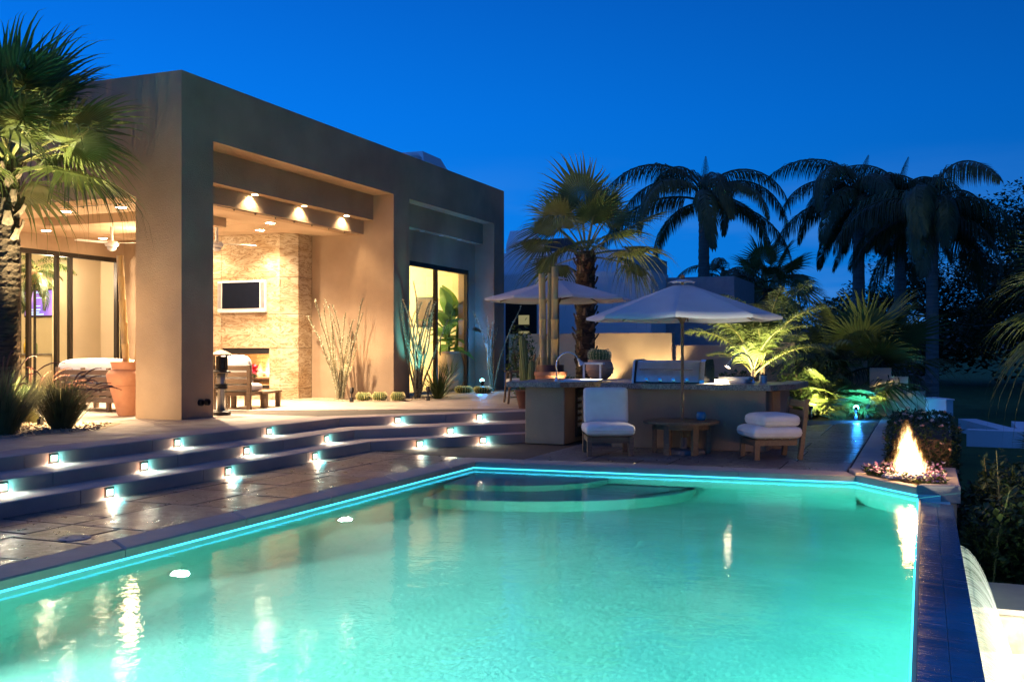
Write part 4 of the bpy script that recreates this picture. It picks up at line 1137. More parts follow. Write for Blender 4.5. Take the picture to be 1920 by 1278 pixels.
gravel('gravel', [(-10.2, 17.9), (-9.8, 18.1), (-9.7, 20.1), (-10.2, 20.1)], T+.004, 500)
struct(MB().prism([(-14.5, 6.0), (-10.15, 8.6), (-9.95, 10.2), (-10.6, 11.3), (-14.5, 11.6)], T-.05, T+.004), 'palm_bed', M['gravel'])
gravel('gravel', [(-13.5, 7.2), (-10.2, 8.7), (-10.0, 10.2), (-10.7, 11.2), (-13.5, 11.4)], T+.004, 1600)

# ---- patio furniture
sofa = thing('wooden_sofa', 'slatted wooden sofa with a thick white cushion behind the grasses', 'sofa', (-13.0, 13.2, T), R(-8))
for k in range(5): MB().box(-1.0, 1.0, -.02, .012, .16+k*.115, .16+k*.115+.085, b=.004).build('back_slat', M['teak'], sofa, local=True)
for x in (-1.0, -.33, .33, 1.0): MB().box(x-.04, x+.04, .013, .07, 0, .74, b=.004).build('leg', M['teak'], sofa, local=True)
MB().box(-1.03, 1.03, .071, .85, .30, .36).build('seat', M['teak'], sofa, local=True)
for x in (-1.0, 1.0): MB().box(x-.04, x+.04, .78, .85, 0, .299, b=.004).build('leg', M['teak'], sofa, local=True)
MB().puff(2.05, .78, .18, .14, Matrix.Translation((0, .47, .45)), n=14, m=40).build('seat_cushion', M['cushion'], sofa, local=True, smooth=True)
MB().puff(2.08, .20, .36, .14, Matrix.Translation((0, .15, .70)), n=14, m=40).build('back_cushion', M['cushion'], sofa, local=True, smooth=True)
ch_ = thing('wooden_chair', 'wooden slat back chair with a white cushion facing the fireplace', 'chair', (-11.24, 14.58, T), R(14))
for x in (-.33, .33): MB().box(x-.035, x+.035, -.035, .035, 0, .78, b=.004).build('leg', M['teak'], ch_, local=True)
for x in (-.33, .33): MB().box(x-.035, x+.035, .58, .64, 0, .30, b=.004).build('leg', M['teak'], ch_, local=True)
for k in range(4): MB().box(-.295, .295, -.015, .012, .34+k*.115, .34+k*.115+.085, b=.003).build('back_slat', M['teak'], ch_, local=True)
MB().box(-.36, .36, .036, .64, .24, .30).build('seat', M['teak'], ch_, local=True)
MB().puff(.66, .60, .15, .14, Matrix.Translation((0, .35, .375))).build('seat_cushion', M['cushion'], ch_, local=True, smooth=True)
MB().puff(.62, .16, .48, .14, Matrix.Translation((0, .12, .69))).build('back_cushion', M['cushion'], ch_, local=True, smooth=True)
st = thing('side_table', 'low wooden side table in front of the fireplace', 'table', (-11.33, 15.42, T), R(14))
for x in (-.3, .3):
    for y in (-.3, .3): MB().box(x-.04, x+.04, y-.04, y+.04, 0, .26, b=.004).build('leg', M['teak'], st, local=True)
for k in range(5): MB().box(-.36+k*.145, -.36+k*.145+.138, -.36, .36, .26, .30, b=.003).build('top_slat', M['teak'], st, local=True)
pn = thing('poinsettia', 'red poinsettia in a white pot on the low side table', 'plant', (-11.42, 15.30, T+.30))
MB().lathe([(.085, 0), (.095, .19), (.085, .19), (.08, .02)], 20).build('pot', M['white'], pn, local=True, smooth=True, auto=40)
def leaf_cloud(mb, pts, size, up=.3, asp=.55, fold=True):
    for p in pts:
        a = random.uniform(0, 6.283); el = random.uniform(-.6, 1.0)*1.0
        d = Vector((math.cos(a)*math.cos(el), math.sin(a)*math.cos(el), math.sin(el)*.8+up)).normalized()
        s_ = size*random.uniform(.6, 1.25); w = d.cross(Vector((random.uniform(-.3, .3), random.uniform(-.3, .3), 1)))
        if w.length < .05: w = d.orthogonal()
        w.normalize(); nrm = w.cross(d)
        p = Vector(p); e = p+d*s_; m_ = p+d*s_*.5; w *= s_*asp*.5; n = len(mb.v)
        mb.v += [tuple(p), tuple(m_+w+nrm*s_*.08), tuple(e), tuple(m_-w+nrm*s_*.08)]
        mb.f += [(n, n+1, n+2), (n, n+2, n+3)]; mb.mi += [0, 0]
def ball(c, r, n, flat=1.0, shell=.0):
    out = []
    while len(out) < n:
        v = Vector((random.uniform(-1, 1), random.uniform(-1, 1), random.uniform(-1, 1)))
        if shell < v.length < 1: out.append((c[0]+v.x*r, c[1]+v.y*r, c[2]+v.z*r*flat))
    return out
lm = MB(); leaf_cloud(lm, ball((0, 0, .30), .15, 90, .8), .09); lm.build('leaves', M['bush'], pn, local=True)
lm = MB()
for c_ in [(.0, 0, .45), (.10, .05, .40), (-.09, -.04, .43), (.04, -.12, .37), (-.02, .12, .40), (.15, -.06, .33), (-.13, .06, .37)]: leaf_cloud(lm, ball(c_, .05, 26, .5), .11, .15)
lm.build('bracts', M['pinkflower'], pn, local=True)
ln = thing('floor_lantern', 'tall black floor lantern with flared glass body beside the corner pillar', 'lantern', (-10.42, 13.28, T))
L0 = (-10.45, 13.30, T)
MB().lathe([(.15, 0), (.15, .05), (.12, .07)], 20, L0).build('foot', M['black'], ln, smooth=True, auto=40)
MB().lathe([(.115, .071), (.09, .30), (.085, .42)], 20, L0).build('lower_glass', M['bottle'], ln, smooth=True, auto=40)
MB().lathe([(.10, .421), (.10, .45), (.09, .46), (.10, .47), (.10, .50)], 20, L0).build('middle_ring', M['black'], ln, smooth=True, auto=40)
MB().lathe([(.08, .501), (.09, .58), (.125, .68)], 20, L0).build('upper_glass', M['bottle'], ln, smooth=True, auto=40)
MB().lathe([(.06, .075), (.05, .48), (.07, .67)], 12, L0).build('core', M['steel'], ln, smooth=True)
MB().lathe([(.15, .681), (.15, .70), (.10, .73)], 20, L0).build('flange', M['black'], ln, smooth=True, auto=40)
lc = MB()
for k in range(5):
    a = 2*math.pi*k/5; lc.box(-.012, .012, -.012, .012, .73, .95, M=mat4((L0[0]+.105*math.cos(a), L0[1]+.105*math.sin(a), T), a))
lc.build('cage', M['black'], ln)
MB().lathe([(.08, .73), (.08, .94)], 14, L0).build('dark_chimney', M['black'], ln)
MB().lathe([(.17, .951), (.17, .975), (.08, 1.02), (.03, 1.04)], 20, L0).build('lid', M['clay'], ln, smooth=True, auto=40)
# chair on the terrace behind the bar
ac = thing('wooden_armchair', 'wooden armchair with a white seat pad on the terrace behind the bar', 'chair', (-7.35, 18.5, T), R(-60))
for x in (-.3, .3):
    MB().tube([(x, -.28, 0), (x, -.24, .40), (x, -.22, .60)], .022, 8).build('leg', M['teak'], ac, local=True)
    MB().tube([(x, .34, 0), (x, .25, .42), (x, .34, .95)], .022, 8).build('leg', M['teak'], ac, local=True)
    MB().box(x-.04, x+.04, -.28, .30, .601, .63, b=.006).build('arm', M['teak'], ac, local=True)
MB().box(-.3, .3, -.25, .27, .34, .38, b=.006).build('seat', M['teak'], ac, local=True)
for k in range(4): MB().box(-.22+k*.125, -.22+k*.125+.06, .27, .29, .42, .92, M=Matrix.Rotation(R(-6), 4, 'X')).build('back_slat', M['teak'], ac, local=True)
MB().puff(.56, .52, .10, .2, Matrix.Translation((0, 0, .43))).build('seat_pad', M['cushion'], ac, local=True, smooth=True)

# round skimmer lid let into the deck
sk = thing('skimmer_lid', 'small round pale skimmer lid set in the deck near the left pool edge', 'lid', (-6.05, 5.95, 0))
MB().lathe([(.12, .0), (.12, .004), (.112, .006), (.02, .006)], 28).build('disc', M['coping'], sk, local=True)
for a in (0.6, 3.7): MB().lathe([(.012, .0062), (.012, .0085)], 8, (.06*math.cos(a), .06*math.sin(a), 0)).build('finger_hole', M['black'], sk, local=True)
# ================================================================== PLANTS
def fan_frond(Lp, Lb, droop, nseg=42, spread=2.4, cup=.25, fused=.52, tipdroop=.5, seed=0):
    rnd = random.Random(seed)
    mb = MB(); pts = []; rr = []
    for i in range(7):
        f = i/6; pts.append((Lp*f, 0, -droop*Lp*f*f)); rr.append(.026*(1-.5*f)*(.6+.4*min(1, Lp)))
    mb.tube(pts, rr, 5, mi=1)
    tip = Vector(pts[-1]); slope = math.atan2(-2*droop*Lp, 1*Lp) if Lp else 0
    dirx = Vector((math.cos(slope), 0, math.sin(slope)))
    da = 2*spread/nseg
    up = Vector((-dirx.z, 0, dirx.x))
    def P(a, r, extra=0.0):
        q = tip+dirx*(math.cos(a)*r)+Vector((0, 1, 0))*(math.sin(a)*r)
        q += up*(cup*r*(1-math.cos(a))*.35 - cup*.35*r*abs(math.sin(a))) 
        q.z -= extra
        return q
    for k in range(nseg):
        a = -spread+da*(k+.5); L = Lb*(.62+.38*math.cos(a*.55))*rnd.uniform(.92, 1.06)
        rf = L*fused*(.85+.15*math.cos(a))
        h = da*.5
        td = tipdroop*rnd.uniform(.5, 1.4)
        ja = a+rnd.uniform(-.06, .06)
        g = lambda f: td*L*max(0, f-fused)**2*1.6+droop*.35*L*f*f
        pl = [P(a, 0.01), P(a-h, rf, g(fused)), P(a, rf, g(fused)+.10*rf*h*2+.006), P(a+h, rf, g(fused))]
        r2 = L*.76; h2 = h*.36*rf/r2*1.25
        p2 = [P(ja-h2, r2, g(.78)), P(ja, r2, g(.78)+.01), P(ja+h2, r2, g(.78))]
        r3 = L*.92; p3 = P(ja, r3, g(.92)+.0); pt = P(ja+rnd.uniform(-.03, .03), L, g(1.0)*1.15+td*L*.08)
        h3 = h2*.45
        p3a, p3b = P(ja-h3*rf/r3, r3, g(.92)), P(ja+h3*rf/r3, r3, g(.92))
        n = len(mb.v); mb.v += [tuple(v) for v in pl+p2+[p3a, p3b, pt]]
        F = [(0, 1, 2), (0, 2, 3), (1, 4, 5, 2), (2, 5, 6, 3), (4, 7, 5), (5, 7, 8), (5, 8, 6), (7, 9, 8)]
        for f in F: mb.f.append(tuple(i+n for i in f)); mb.mi.append(0)
    return mb
FAN = {}
def fan_mesh(key, **k):
    if key not in FAN: FAN[key] = fan_frond(**k).mesh('fan_frond', [M['fan_leaf'], M['fan_stem']])
    return FAN[key]
def aim(az, pitch, roll=0.0, s=1.0, loc=(0, 0, 0)):
    return Matrix.Translation(loc) @ Matrix.Rotation(az, 4, 'Z') @ Matrix.Rotation(-pitch, 4, 'Y') @ Matrix.Rotation(roll, 4, 'X') @ Matrix.Scale(s, 4)
def trunk_mesh(h, r0, r1, ring=.06, seed=0, lean=(0, 0), rough=.12, n=14):
    rnd = random.Random(seed); pts = []; mb = MB(); vs = []; fs = []
    m = max(6, int(h/ring))
    for i in range(m+1):
        f = i/m; r = r0+(r1-r0)*f; 
        for k in range(n):
            a = 2*math.pi*k/n+(i % 2)*.2; rr = r*(1+rnd.uniform(-rough, rough)+(.025 if i % 2 else -.02))
            vs.append((lean[0]*f*f+rr*math.cos(a), lean[1]*f*f+rr*math.sin(a), h*f))
    for i in range(m):
        for k in range(n): fs.append((i*n+k, i*n+(k+1) % n, (i+1)*n+(k+1) % n, (i+1)*n+k))
    fs.append(tuple(range(m*n, m*n+n)))
    return mb.add(vs, fs)
def boot_mesh():
    mb = MB()
    pts = [(-.02, 0, 0), (.05, 0, .09), (.085, 0, .17)]
    vs = []
    for (x, y, z), w in zip(pts, (.075, .05, .036)):
        vs += [(x, -w, z), (x+.022, 0, z-.012), (x, w, z), (x-.012, 0, z+.012)]
    fs = []
    for i in range(2):
        for k in range(4): fs.append((i*4+k, i*4+(k+1) % 4, (i+1)*4+(k+1) % 4, (i+1)*4+k))
    fs.append((8, 9, 10, 11)); mb.add(vs, fs); return mb.mesh('leaf_base', M['boot'])
BOOT = boot_mesh()
def fan_palm(loc, h, r0, r1, txt, nf, s, seed, boots=(.3, 1), bark='bark', group='fan palms', low=-.5, Lp=.85, Lb=.95, name='fan_palm', lean=(0, 0), nboot=0, azs=None):
    rnd = random.Random(seed)
    t = thing(name, txt, 'palm tree', loc, 0, group)
    if h > .05: trunk_mesh(h, r0, r1, .04, seed, lean, rough=.07).build('trunk', M[bark], t, local=True, smooth=False)
    for k in range(nboot):
        f = boots[0]+(boots[1]-boots[0])*(k+.5)/nboot; a = k*2.4+rnd.uniform(-.3, .3); r = r0+(r1-r0)*f
        inst('leaf_base', BOOT, t, aim(a, rnd.uniform(-.15, .2), 0, rnd.uniform(.8, 1.15), (lean[0]*f*f+r*.93*math.cos(a), lean[1]*f*f+r*.93*math.sin(a), h*f-.1)))
    for k in range(nf):
        u = k/max(1, nf-1); az = k*2.39996+rnd.uniform(-.25, .25)
        if azs: az = azs[0]+(azs[1]-azs[0])*rnd.random()
        pitch = low+(1.35-low)*u+rnd.uniform(-.12, .12)
        dr = .10+.35*max(0, .9-pitch)*.6
        v = rnd.randrange(3); kd = min(2, int(max(0, (1.2-pitch)/.62)))
        me = fan_mesh((Lp, Lb, kd, v), Lp=Lp, Lb=Lb, droop=(.05, .11, .18)[kd], tipdroop=(.5, 1.3, 2.2)[kd], seed=v*7+kd)
        inst('frond', me, t, aim(az, pitch, rnd.uniform(-.5, .5), s*rnd.uniform(.85, 1.1), (lean[0]+r1*.3*math.cos(az), lean[1]+r1*.3*math.sin(az), max(0, h-.12+.22*u))))
    return t

def feather(L, arch, nl, ll, wid, droopl, seed=0, up0=.9, vee=.3, bendp=1.1):
    # pinnate frond along +X in the XZ plane: rachis leaves at angle up0 and bends over
    rnd = random.Random(seed); mb = MB(); pts = []; N = 16; x = z = 0.0; dl = L/N
    for i in range(N+1):
        f = i/N; pts.append((x, 0, z)); a = up0-arch*f**bendp
        x += math.cos(a)*dl; z += math.sin(a)*dl
    mb.tube(pts, [.028*(1-.85*i/N)*L/3+.003 for i in range(N+1)], 5, mi=1)
    for k in range(nl):
        f = .14+.86*(k+.5)/nl; i = min(N-1, int(f*N)); q = f*N-i
        p = Vector(pts[i]).lerp(Vector(pts[i+1]), q); tdir = (Vector(pts[i+1])-Vector(pts[i])).normalized()
        nrm = Vector((-tdir.z, 0, tdir.x)); l = ll*math.sin(math.pi*min(1, .18+.80*f))**.7*rnd.uniform(.85, 1.1)
        for sd in (-1, 1):
            d = (tdir*.55+Vector((0, sd, 0))*.8+nrm*vee*rnd.uniform(.2, 1.3)).normalized()
            pp = [p]; dd = d.copy(); step = l/3
            for j in range(3):
                dd = (dd+Vector((0, 0, -1))*droopl*(j+.6)*rnd.uniform(.7, 1.3)).normalized(); pp.append(pp[-1]+dd*step)
            w = d.cross(nrm).normalized()*wid if d.cross(nrm).length > .01 else Vector((wid, 0, 0))
            n = len(mb.v)
            for j, (c_, ww) in enumerate(zip(pp, (.5, 1, .8))): mb.v += [tuple(c_-w*ww), tuple(c_+w*ww)]
            mb.v.append(tuple(pp[3]))
            for f_ in ((0, 1, 3, 2), (2, 3, 5, 4), (4, 5, 6)): mb.f.append(tuple(a+n for a in f_)); mb.mi.append(0)
    return mb
FEA = {}
def feather_palm(loc, h, r0, r1, txt, nf, L, seed, group, low=-.2, high=1.45, ll=.55, wid=.014, nl=64, arch=1.9, drl=.55, name='queen_palm', leaf='queen_leaf', stem='queen_leaf', bark='bark_grey', vee=.25, archv=.5, multi=None, end=-1.62):
    rnd = random.Random(seed); t = thing(name, txt, 'palm tree', loc, 0, group)
    heads = multi or [(0, 0, h, r0, r1)]
    for (x, y, hh, a0, a1) in heads:
        if hh > .1:
            o = trunk_mesh(hh, a0, a1, .11 if a0 > .12 else .05, seed, rough=.03, n=12).build('trunk', M[bark], t, local=True); o.location = (x, y, 0)
            if name == 'queen_palm':
                MB().lathe([(a1*1.15, hh), (a1*1.25, hh+.35), (a1*.9, hh+.9), (a1*.35, hh+1.35)], 10, (x, y, 0)).build('crown_shaft', M['queen_leaf'], t, local=True, smooth=True)
                hh += .7
        for k in range(nf):
            u = k/max(1, nf-1); az = k*2.39996+rnd.uniform(-.3, .3); pitch = low+(high-low)*u
            # the stalk leaves the crown at one of six angles and always ends hanging
            c_ = round((pitch-low)/max(.01, high-low)*5); v = rnd.randrange(2); up0 = low+(high-low)*c_/5
            key = (name, L, ll, c_, v, arch)
            if key not in FEA:
                bend = (max(.5, up0-end)*(1.0 if v else .9) if c_ < 5 else (.55, 2.4)[v]) if name == 'queen_palm' else arch*(1+archv*(v-.5)*.5)
                FEA[key] = feather(L, bend, nl, ll, wid, drl, v*11+3+c_, up0, vee, 1.15-.42*c_/5 if name == 'queen_palm' else 1.15).mesh('feather_frond', [M[leaf], M[stem]])
            inst('frond', FEA[key], t, aim(az, rnd.uniform(-.07, .07), rnd.uniform(-.25, .25), rnd.uniform(.85, 1.1)*(.36 if c_ == 5 and not v and name == 'queen_palm' else 1), (x, y, max(0, hh-.1+.25*u))))
    return t

# ---- the palms
left_palm = fan_palm((-11.52, 10.17, T), 3.62, .15, .14, 'fan palm with a rough dark trunk in front of the house, lit from below', 34, 1.02, 3, boots=(.72, 1.0), low=.05, Lp=.85, Lb=1.0, nboot=26)
fan_palm((-6.81, 20.98, .02), 3.55, .21, .20, 'fan palm with stubby cut leaf bases standing behind the two umbrellas', 17, 1.0, 11, boots=(.28, 1.0), low=.0, Lp=.95, Lb=1.0, nboot=74)
fan_palm((2.62, 15.9, -.9), 2.85, .16, .15, 'fan palm at the right edge with pale lit frond tips', 26, 1.0, 21, boots=(.3, 1), low=-.35, Lp=.8, Lb=.95, nboot=10)
fan_palm((-1.35, 24.6, .02), .75, .16, .15, 'low dark fan palm behind the lit shrubs at the end of the deck', 24, 1.25, 31, boots=(.1, 1), low=-.15, Lp=.85, Lb=.95, nboot=14)
fan_palm((2.35, 21.5, -1.0), .25, .1, .1, 'small fan palm low on the lawn at the right edge', 14, .62, 41, low=-.1)
fan_palm((-5.1, 36.5, 0), 3.6, .2, .18, 'distant fan palm between the umbrellas and the tall feather palm', 18, 1.1, 51, nboot=6)

Q = 'tall drooping feather palms behind the garden'
feather_palm((-6.85, 33.92, 0), 5.75, .23, .17, 'tall feather palm with a pale trunk standing alone left of the dark group', 16, 4.4, 2, Q, low=.1, ll=.85, nl=110, wid=.018, arch=2.75, drl=.85)
feather_palm((-2.28, 40.1, -.4), 6.9, .26, .2, 'leftmost feather palm of the dark drooping group', 19, 4.3, 4, Q, low=-.2, ll=1.0, nl=110, wid=.018, arch=2.85, drl=.85)
feather_palm((-.85, 41.5, -.4), 6.9, .26, .2, 'middle feather palm of the dark drooping group', 19, 4.3, 5, Q, low=-.3, ll=1.0, nl=110, wid=.018, arch=2.9, drl=.85)
feather_palm((.22, 32.6, -.8), 5.6, .2, .16, 'feather palm with the nearest pale trunk, right end of the dark group', 20, 3.5, 6, Q, low=-.4, ll=1.0, nl=110, wid=.014, arch=2.8, drl=.9)
for x, y, h, sd, w in ((-8.6, 47, 3.9, 7, 'left'), (-7.2, 50, 4.0, 8, 'right')):
    feather_palm((x, y, 0), h, .2, .16, 'far feather palm low beyond the neighbour wall, %s of the pale palm trunk' % w, 16, 2.9, sd, 'far low feather palms', low=-.4, ll=.6, nl=54, wid=.02)
# lit palm in a big pot behind the bar
phx = feather_palm((-3.05, 19.85, .5), 0, .1, .1, 'brightly lit arching palm in a big round pot behind the bar', 14, 1.6, 13, 'lit potted palms', low=.75, high=1.5, ll=.42, wid=.011, nl=46, arch=1.15, drl=.26, name='date_palm', leaf='fan_leaf', stem='fan_stem', bark='bark', vee=.5,
    multi=[(0, 0, .55, .06, .05), (.16, .10, .75, .055, .045)])
pot = MB().lathe([(.22, -.5), (.30, -.4), (.42, -.05), (.43, .12), (.36, .26), (.30, .30), (.33, .34), (.29, .34), (.27, .28)], 26, (-.12, .0, 0)).build('pot', M['clay'], phx, local=True, smooth=True, auto=50)
feather_palm((-1.95, 24.0, .02), .6, .1, .09, 'dim feather leaved palm between the lit potted palm and the low fan palm', 14, 2.2, 23, 'garden feather palms', low=.2, ll=.5, wid=.013, nl=44, arch=1.5, name='garden_palm', bark='bark', vee=.4)
feather_palm((-3.6, 26.5, .02), 1.0, .1, .09, 'dark feather leaved palm directly behind the lit potted palm', 14, 2.4, 24, 'garden feather palms', low=.1, ll=.5, wid=.014, nl=44, arch=1.6, name='garden_palm', bark='bark', vee=.4)

# ---- broad-leaved trees and dark woods
def leafy_tree(loc, h, cr, txt, seed, n=5200, ls=.28, tr=.22, flat=.8, lobes=26, group='dark broad leaved trees'):
    rnd = random.Random(seed); random.seed(seed)
    t = thing('broadleaf_tree', txt, 'tree', loc, 0, group)
    mb = MB(); mb.tube([(0, 0, 0), (.1, .05, h*.3), (.0, .1, h*.55)], [tr, tr*.8, tr*.55], 9)
    crown = MB(); c0 = Vector((0, 0, h*.62))
    for k in range(lobes):
        d = Vector((rnd.uniform(-1, 1), rnd.uniform(-1, 1), rnd.uniform(-.75, 1))); d = d.normalized()*rnd.uniform(.35, .95)
        c_ = c0+Vector((d.x*cr, d.y*cr, d.z*h*.36)); rr = cr*rnd.uniform(.18, .34)
        mb.tube([(0, .1, h*.5), tuple(Vector((0, .1, h*.5)).lerp(c_, .5)+Vector((0, 0, .2))), tuple(c_)], [tr*.4, tr*.22, .03], 5)
        leaf_cloud(crown, ball(c_, rr, n//lobes, flat, .25), ls, .05)
    mb.build('trunk', M['bark_grey'], t, local=True); crown.build('crown', M['dark_leaf'], t, local=True)
    return t
leafy_tree((5.2, 56, -1), 10.8, 5.2, 'tall dark broad leaved tree at the far right behind the palms', 61, 16000, .24)
leafy_tree((12, 60, -1), 11.5, 6, 'dark broad leaved tree beyond the right edge of the lawn', 62, 9000, .3)
leafy_tree((.5, 62, -1), 8.5, 4.6, 'dark broad leaved tree behind the drooping palm group', 63, 12000, .24)
leafy_tree((-3.6, 55, -.5), 5.2, 3.4, 'low dark tree filling the gap left of the drooping palms', 64, 7000, .24)
leafy_tree((4.2, 42, -1), 6.2, 3.4, 'dark round headed tree right of the nearest pale palm trunk', 65, 13000, .2)
leafy_tree((-10.2, 43, 0), 4.0, 2.8, 'dark tree just over the neighbour roof line', 66, 3000, .24)
random.seed(5)
wd_ = MB()
for k in range(130):
    x = -14+k*.62+random.uniform(-.8, .8); y = 68+random.uniform(-3, 8); hh = 1.0+max(0, min(1, (x+2)/8))*3.0*random.random()
    leaf_cloud(wd_, ball((x, y, hh), random.uniform(1.6, 2.4), 260, .9, .2), .55, .05)
tag(wd_.build('far_woods', M['dark_leaf']), 'dark line of distant shrubs and trees along the far side of the lawn', 'woods', kind='stuff')

# ---- shrubs, hedge, flowers
def shrub(name, loc, rx, ry, h, n, ls, txt, cat='shrub', group=None, leaf='bush', shell=.35, stems=6, box=False, flowers=None, seed=0):
    random.seed(seed+100)
    t = thing(name, txt, cat, loc, 0, group); mb = MB(); pts = []
    if box:
        for k in range(n):
            x, y, z = random.uniform(-rx, rx), random.uniform(-ry, ry), random.uniform(0, h)
            if random.random() < .75:
                q = random.choice('xxyz')
                if q == 'x': x = random.choice((-rx, rx))
                if q == 'y': y = -ry
                if q == 'z': z = h
            nz_ = .05*noise.noise(Vector((x*3, y*3, z*3+seed)))
            pts.append((x+nz_, y+nz_, z+nz_))
        MB().box(-rx+.09, rx-.09, -ry+.09, ry-.09, 0, h-.1).build('twigs', M['soil'], t, local=True)
    else:
        for p in ball((0, 0, 0), 1, n, 1, shell):
            k = 1+.35*noise.noise(Vector((p[0]*2+seed, p[1]*2, p[2]*2)))
            pts.append((p[0]*rx*k, p[1]*ry*k, h*.5+p[2]*h*.5*k))
        st_ = MB()
        for k in range(stems):
            a = 6.28*k/stems; st_.tube([(0, 0, 0), (rx*.3*math.cos(a), ry*.3*math.sin(a), h*.4), (rx*.6*math.cos(a), ry*.6*math.sin(a), h*.8)], [.02, .014, .006], 5)
        st_.build('stems', M['bark'], t, local=True)
    leaf_cloud(mb, pts, ls, .25); mb.build('foliage', M[leaf], t, local=True)
    if flowers:
        fm = MB()
        for k in range(flowers[0]):
            p = random.choice(pts); p = (p[0]*1.03, p[1]*1.03, max(p[2], h*.35)*1.02)
            for q in range(5):
                leaf_cloud(fm, [p], flowers[1], .5, .9)
        fm.build('flowers', M[flowers[2]], t, local=True, kind='stuff')
    return t
shrub('hedge', (-.02, 15.45, -.95), .42, 2.1, 1.40, 9000, .06, 'clipped dark hedge with pale blossoms behind the flame', 'hedge', box=True, flowers=(70, .05, 'orangepetal'), seed=1)
for i, (x, y, rx, h, txt) in enumerate(((.86, 11.3, .52, 1.02, 'dark leafy shrub nearest the waterfall on the right'), (.92, 12.5, .55, 1.18, 'dark leafy shrub in the middle of the row below the hedge'),
        (.95, 13.9, .55, 1.0, 'dark leafy shrub at the back of the row below the hedge'), (1.7, 12.2, .6, .85, 'low dark shrub at the right edge below the hedge'), (1.7, 14.2, .6, .8, 'small dark shrub between the hedge and the lawn edge'))):
    shrub('leafy_shrub', (x, y, -1.0), rx, rx, h, 2300, .10, txt, group='shrubs beside the pool wall', seed=10+i, shell=.05, flowers=(16, .045, 'fan_stem'))
for i, (x, y, h, w) in enumerate(((.62, 11.0, 1.05, 'nearest the waterfall'), (1.15, 11.6, 1.2, 'leaning out over the catch basin'), (1.35, 12.9, 1.1, 'behind the row of shrubs'), (.75, 13.2, 1.15, 'close to the hedge corner'))):
    g_ = thing('leafy_sprig', 'thin arching leafy sprig among the pool wall shrubs, ' + w, 'plant', (x, y, -.95), i*1.3, 'thin sprigs in the shrubs')
    MB().tube([(0, 0, 0), (.05, 0, h*.55), (.16, .02, h)], [.011, .008, .003], 6).build('stem', M['fan_stem'], g_, local=True)
    lm = MB(); random.seed(40+i); leaf_cloud(lm, [(.05+.11*max(0, f-.5)*2, 0, h*f) for f in [.4+.6*k/26 for k in range(27)]], .11, .2, .45); lm.build('leaves', M['bush'], g_, local=True)
# tall thin sprig standing over the shrubs
sp = thing('leafy_sprig', 'pale upright leafy sprig rising from the shrubs right of the flame', 'plant', (.72, 11.9, -.9))
MB().tube([(0, 0, 0), (.02, 0, .7), (-.01, .01, 1.28)], [.012, .009, .004], 6).build('stem', M['fan_stem'], sp, local=True)
lm = MB(); random.seed(3); leaf_cloud(lm, [(random.uniform(-.02, .02), random.uniform(-.02, .02), .45+.85*k/22) for k in range(23)], .12, .2, .45); lm.build('leaves', M['bush'], sp, local=True)
for i, (x, y, rx, h, txt, lf) in enumerate(((-7.6, 22.3, .5, .8, 'dark tufted shrub left of the fan palm trunk', 'bush'), (-5.15, 21.7, .7, .6, 'dark spreading shrub in front of the lit garden wall', 'bush'),
        (-4.2, 21.6, .6, .8, 'dark bushy shrub behind the barbecue', 'bush'), (-2.3, 22.6, .8, 1.15, 'dark shrub right of the lit potted palm', 'bush'), (-3.9, 22.9, .7, .9, 'dark shrub left of the lit potted palm', 'bush'))):
    shrub('garden_shrub', (x, y, .02), rx, rx*.8, h, 1500, .10, txt, group='dark shrubs behind the bar', leaf=lf, seed=30+i)
# lit shrubs at the end of the deck: short stemmed fan-leaved plants
def cycad(loc, n, L, txt, seed):
    t = thing('lit_shrub', txt, 'shrub', loc, 0, 'lit spiky shrubs at the end of the deck'); rnd = random.Random(seed)
    for k in range(n):
        u = k/(n-1); me = fan_mesh(('sh', k % 3), Lp=.35, Lb=.42, droop=.2, tipdroop=.3, seed=90+k % 3, nseg=22, spread=2.2)
        inst('frond', me, t, aim(k*2.4+rnd.uniform(-.3, .3), -.1+1.4*u, rnd.uniform(-.4, .4), L*rnd.uniform(.8, 1.15), (rnd.uniform(-.15, .15), rnd.uniform(-.15, .15), .05+.45*rnd.random())))
    return t
cycad((-2.0, 22.3, .02), 30, .95, 'spiky shrub glowing yellow green at the end of the deck', 1)
cycad((-1.35, 22.75, .02), 34, 1.0, 'spiky shrub tinted blue green by the small blue spotlight', 2)
cycad((-2.45, 23.2, .02), 22, .9, 'dim spiky shrub behind the yellow lit one', 3)
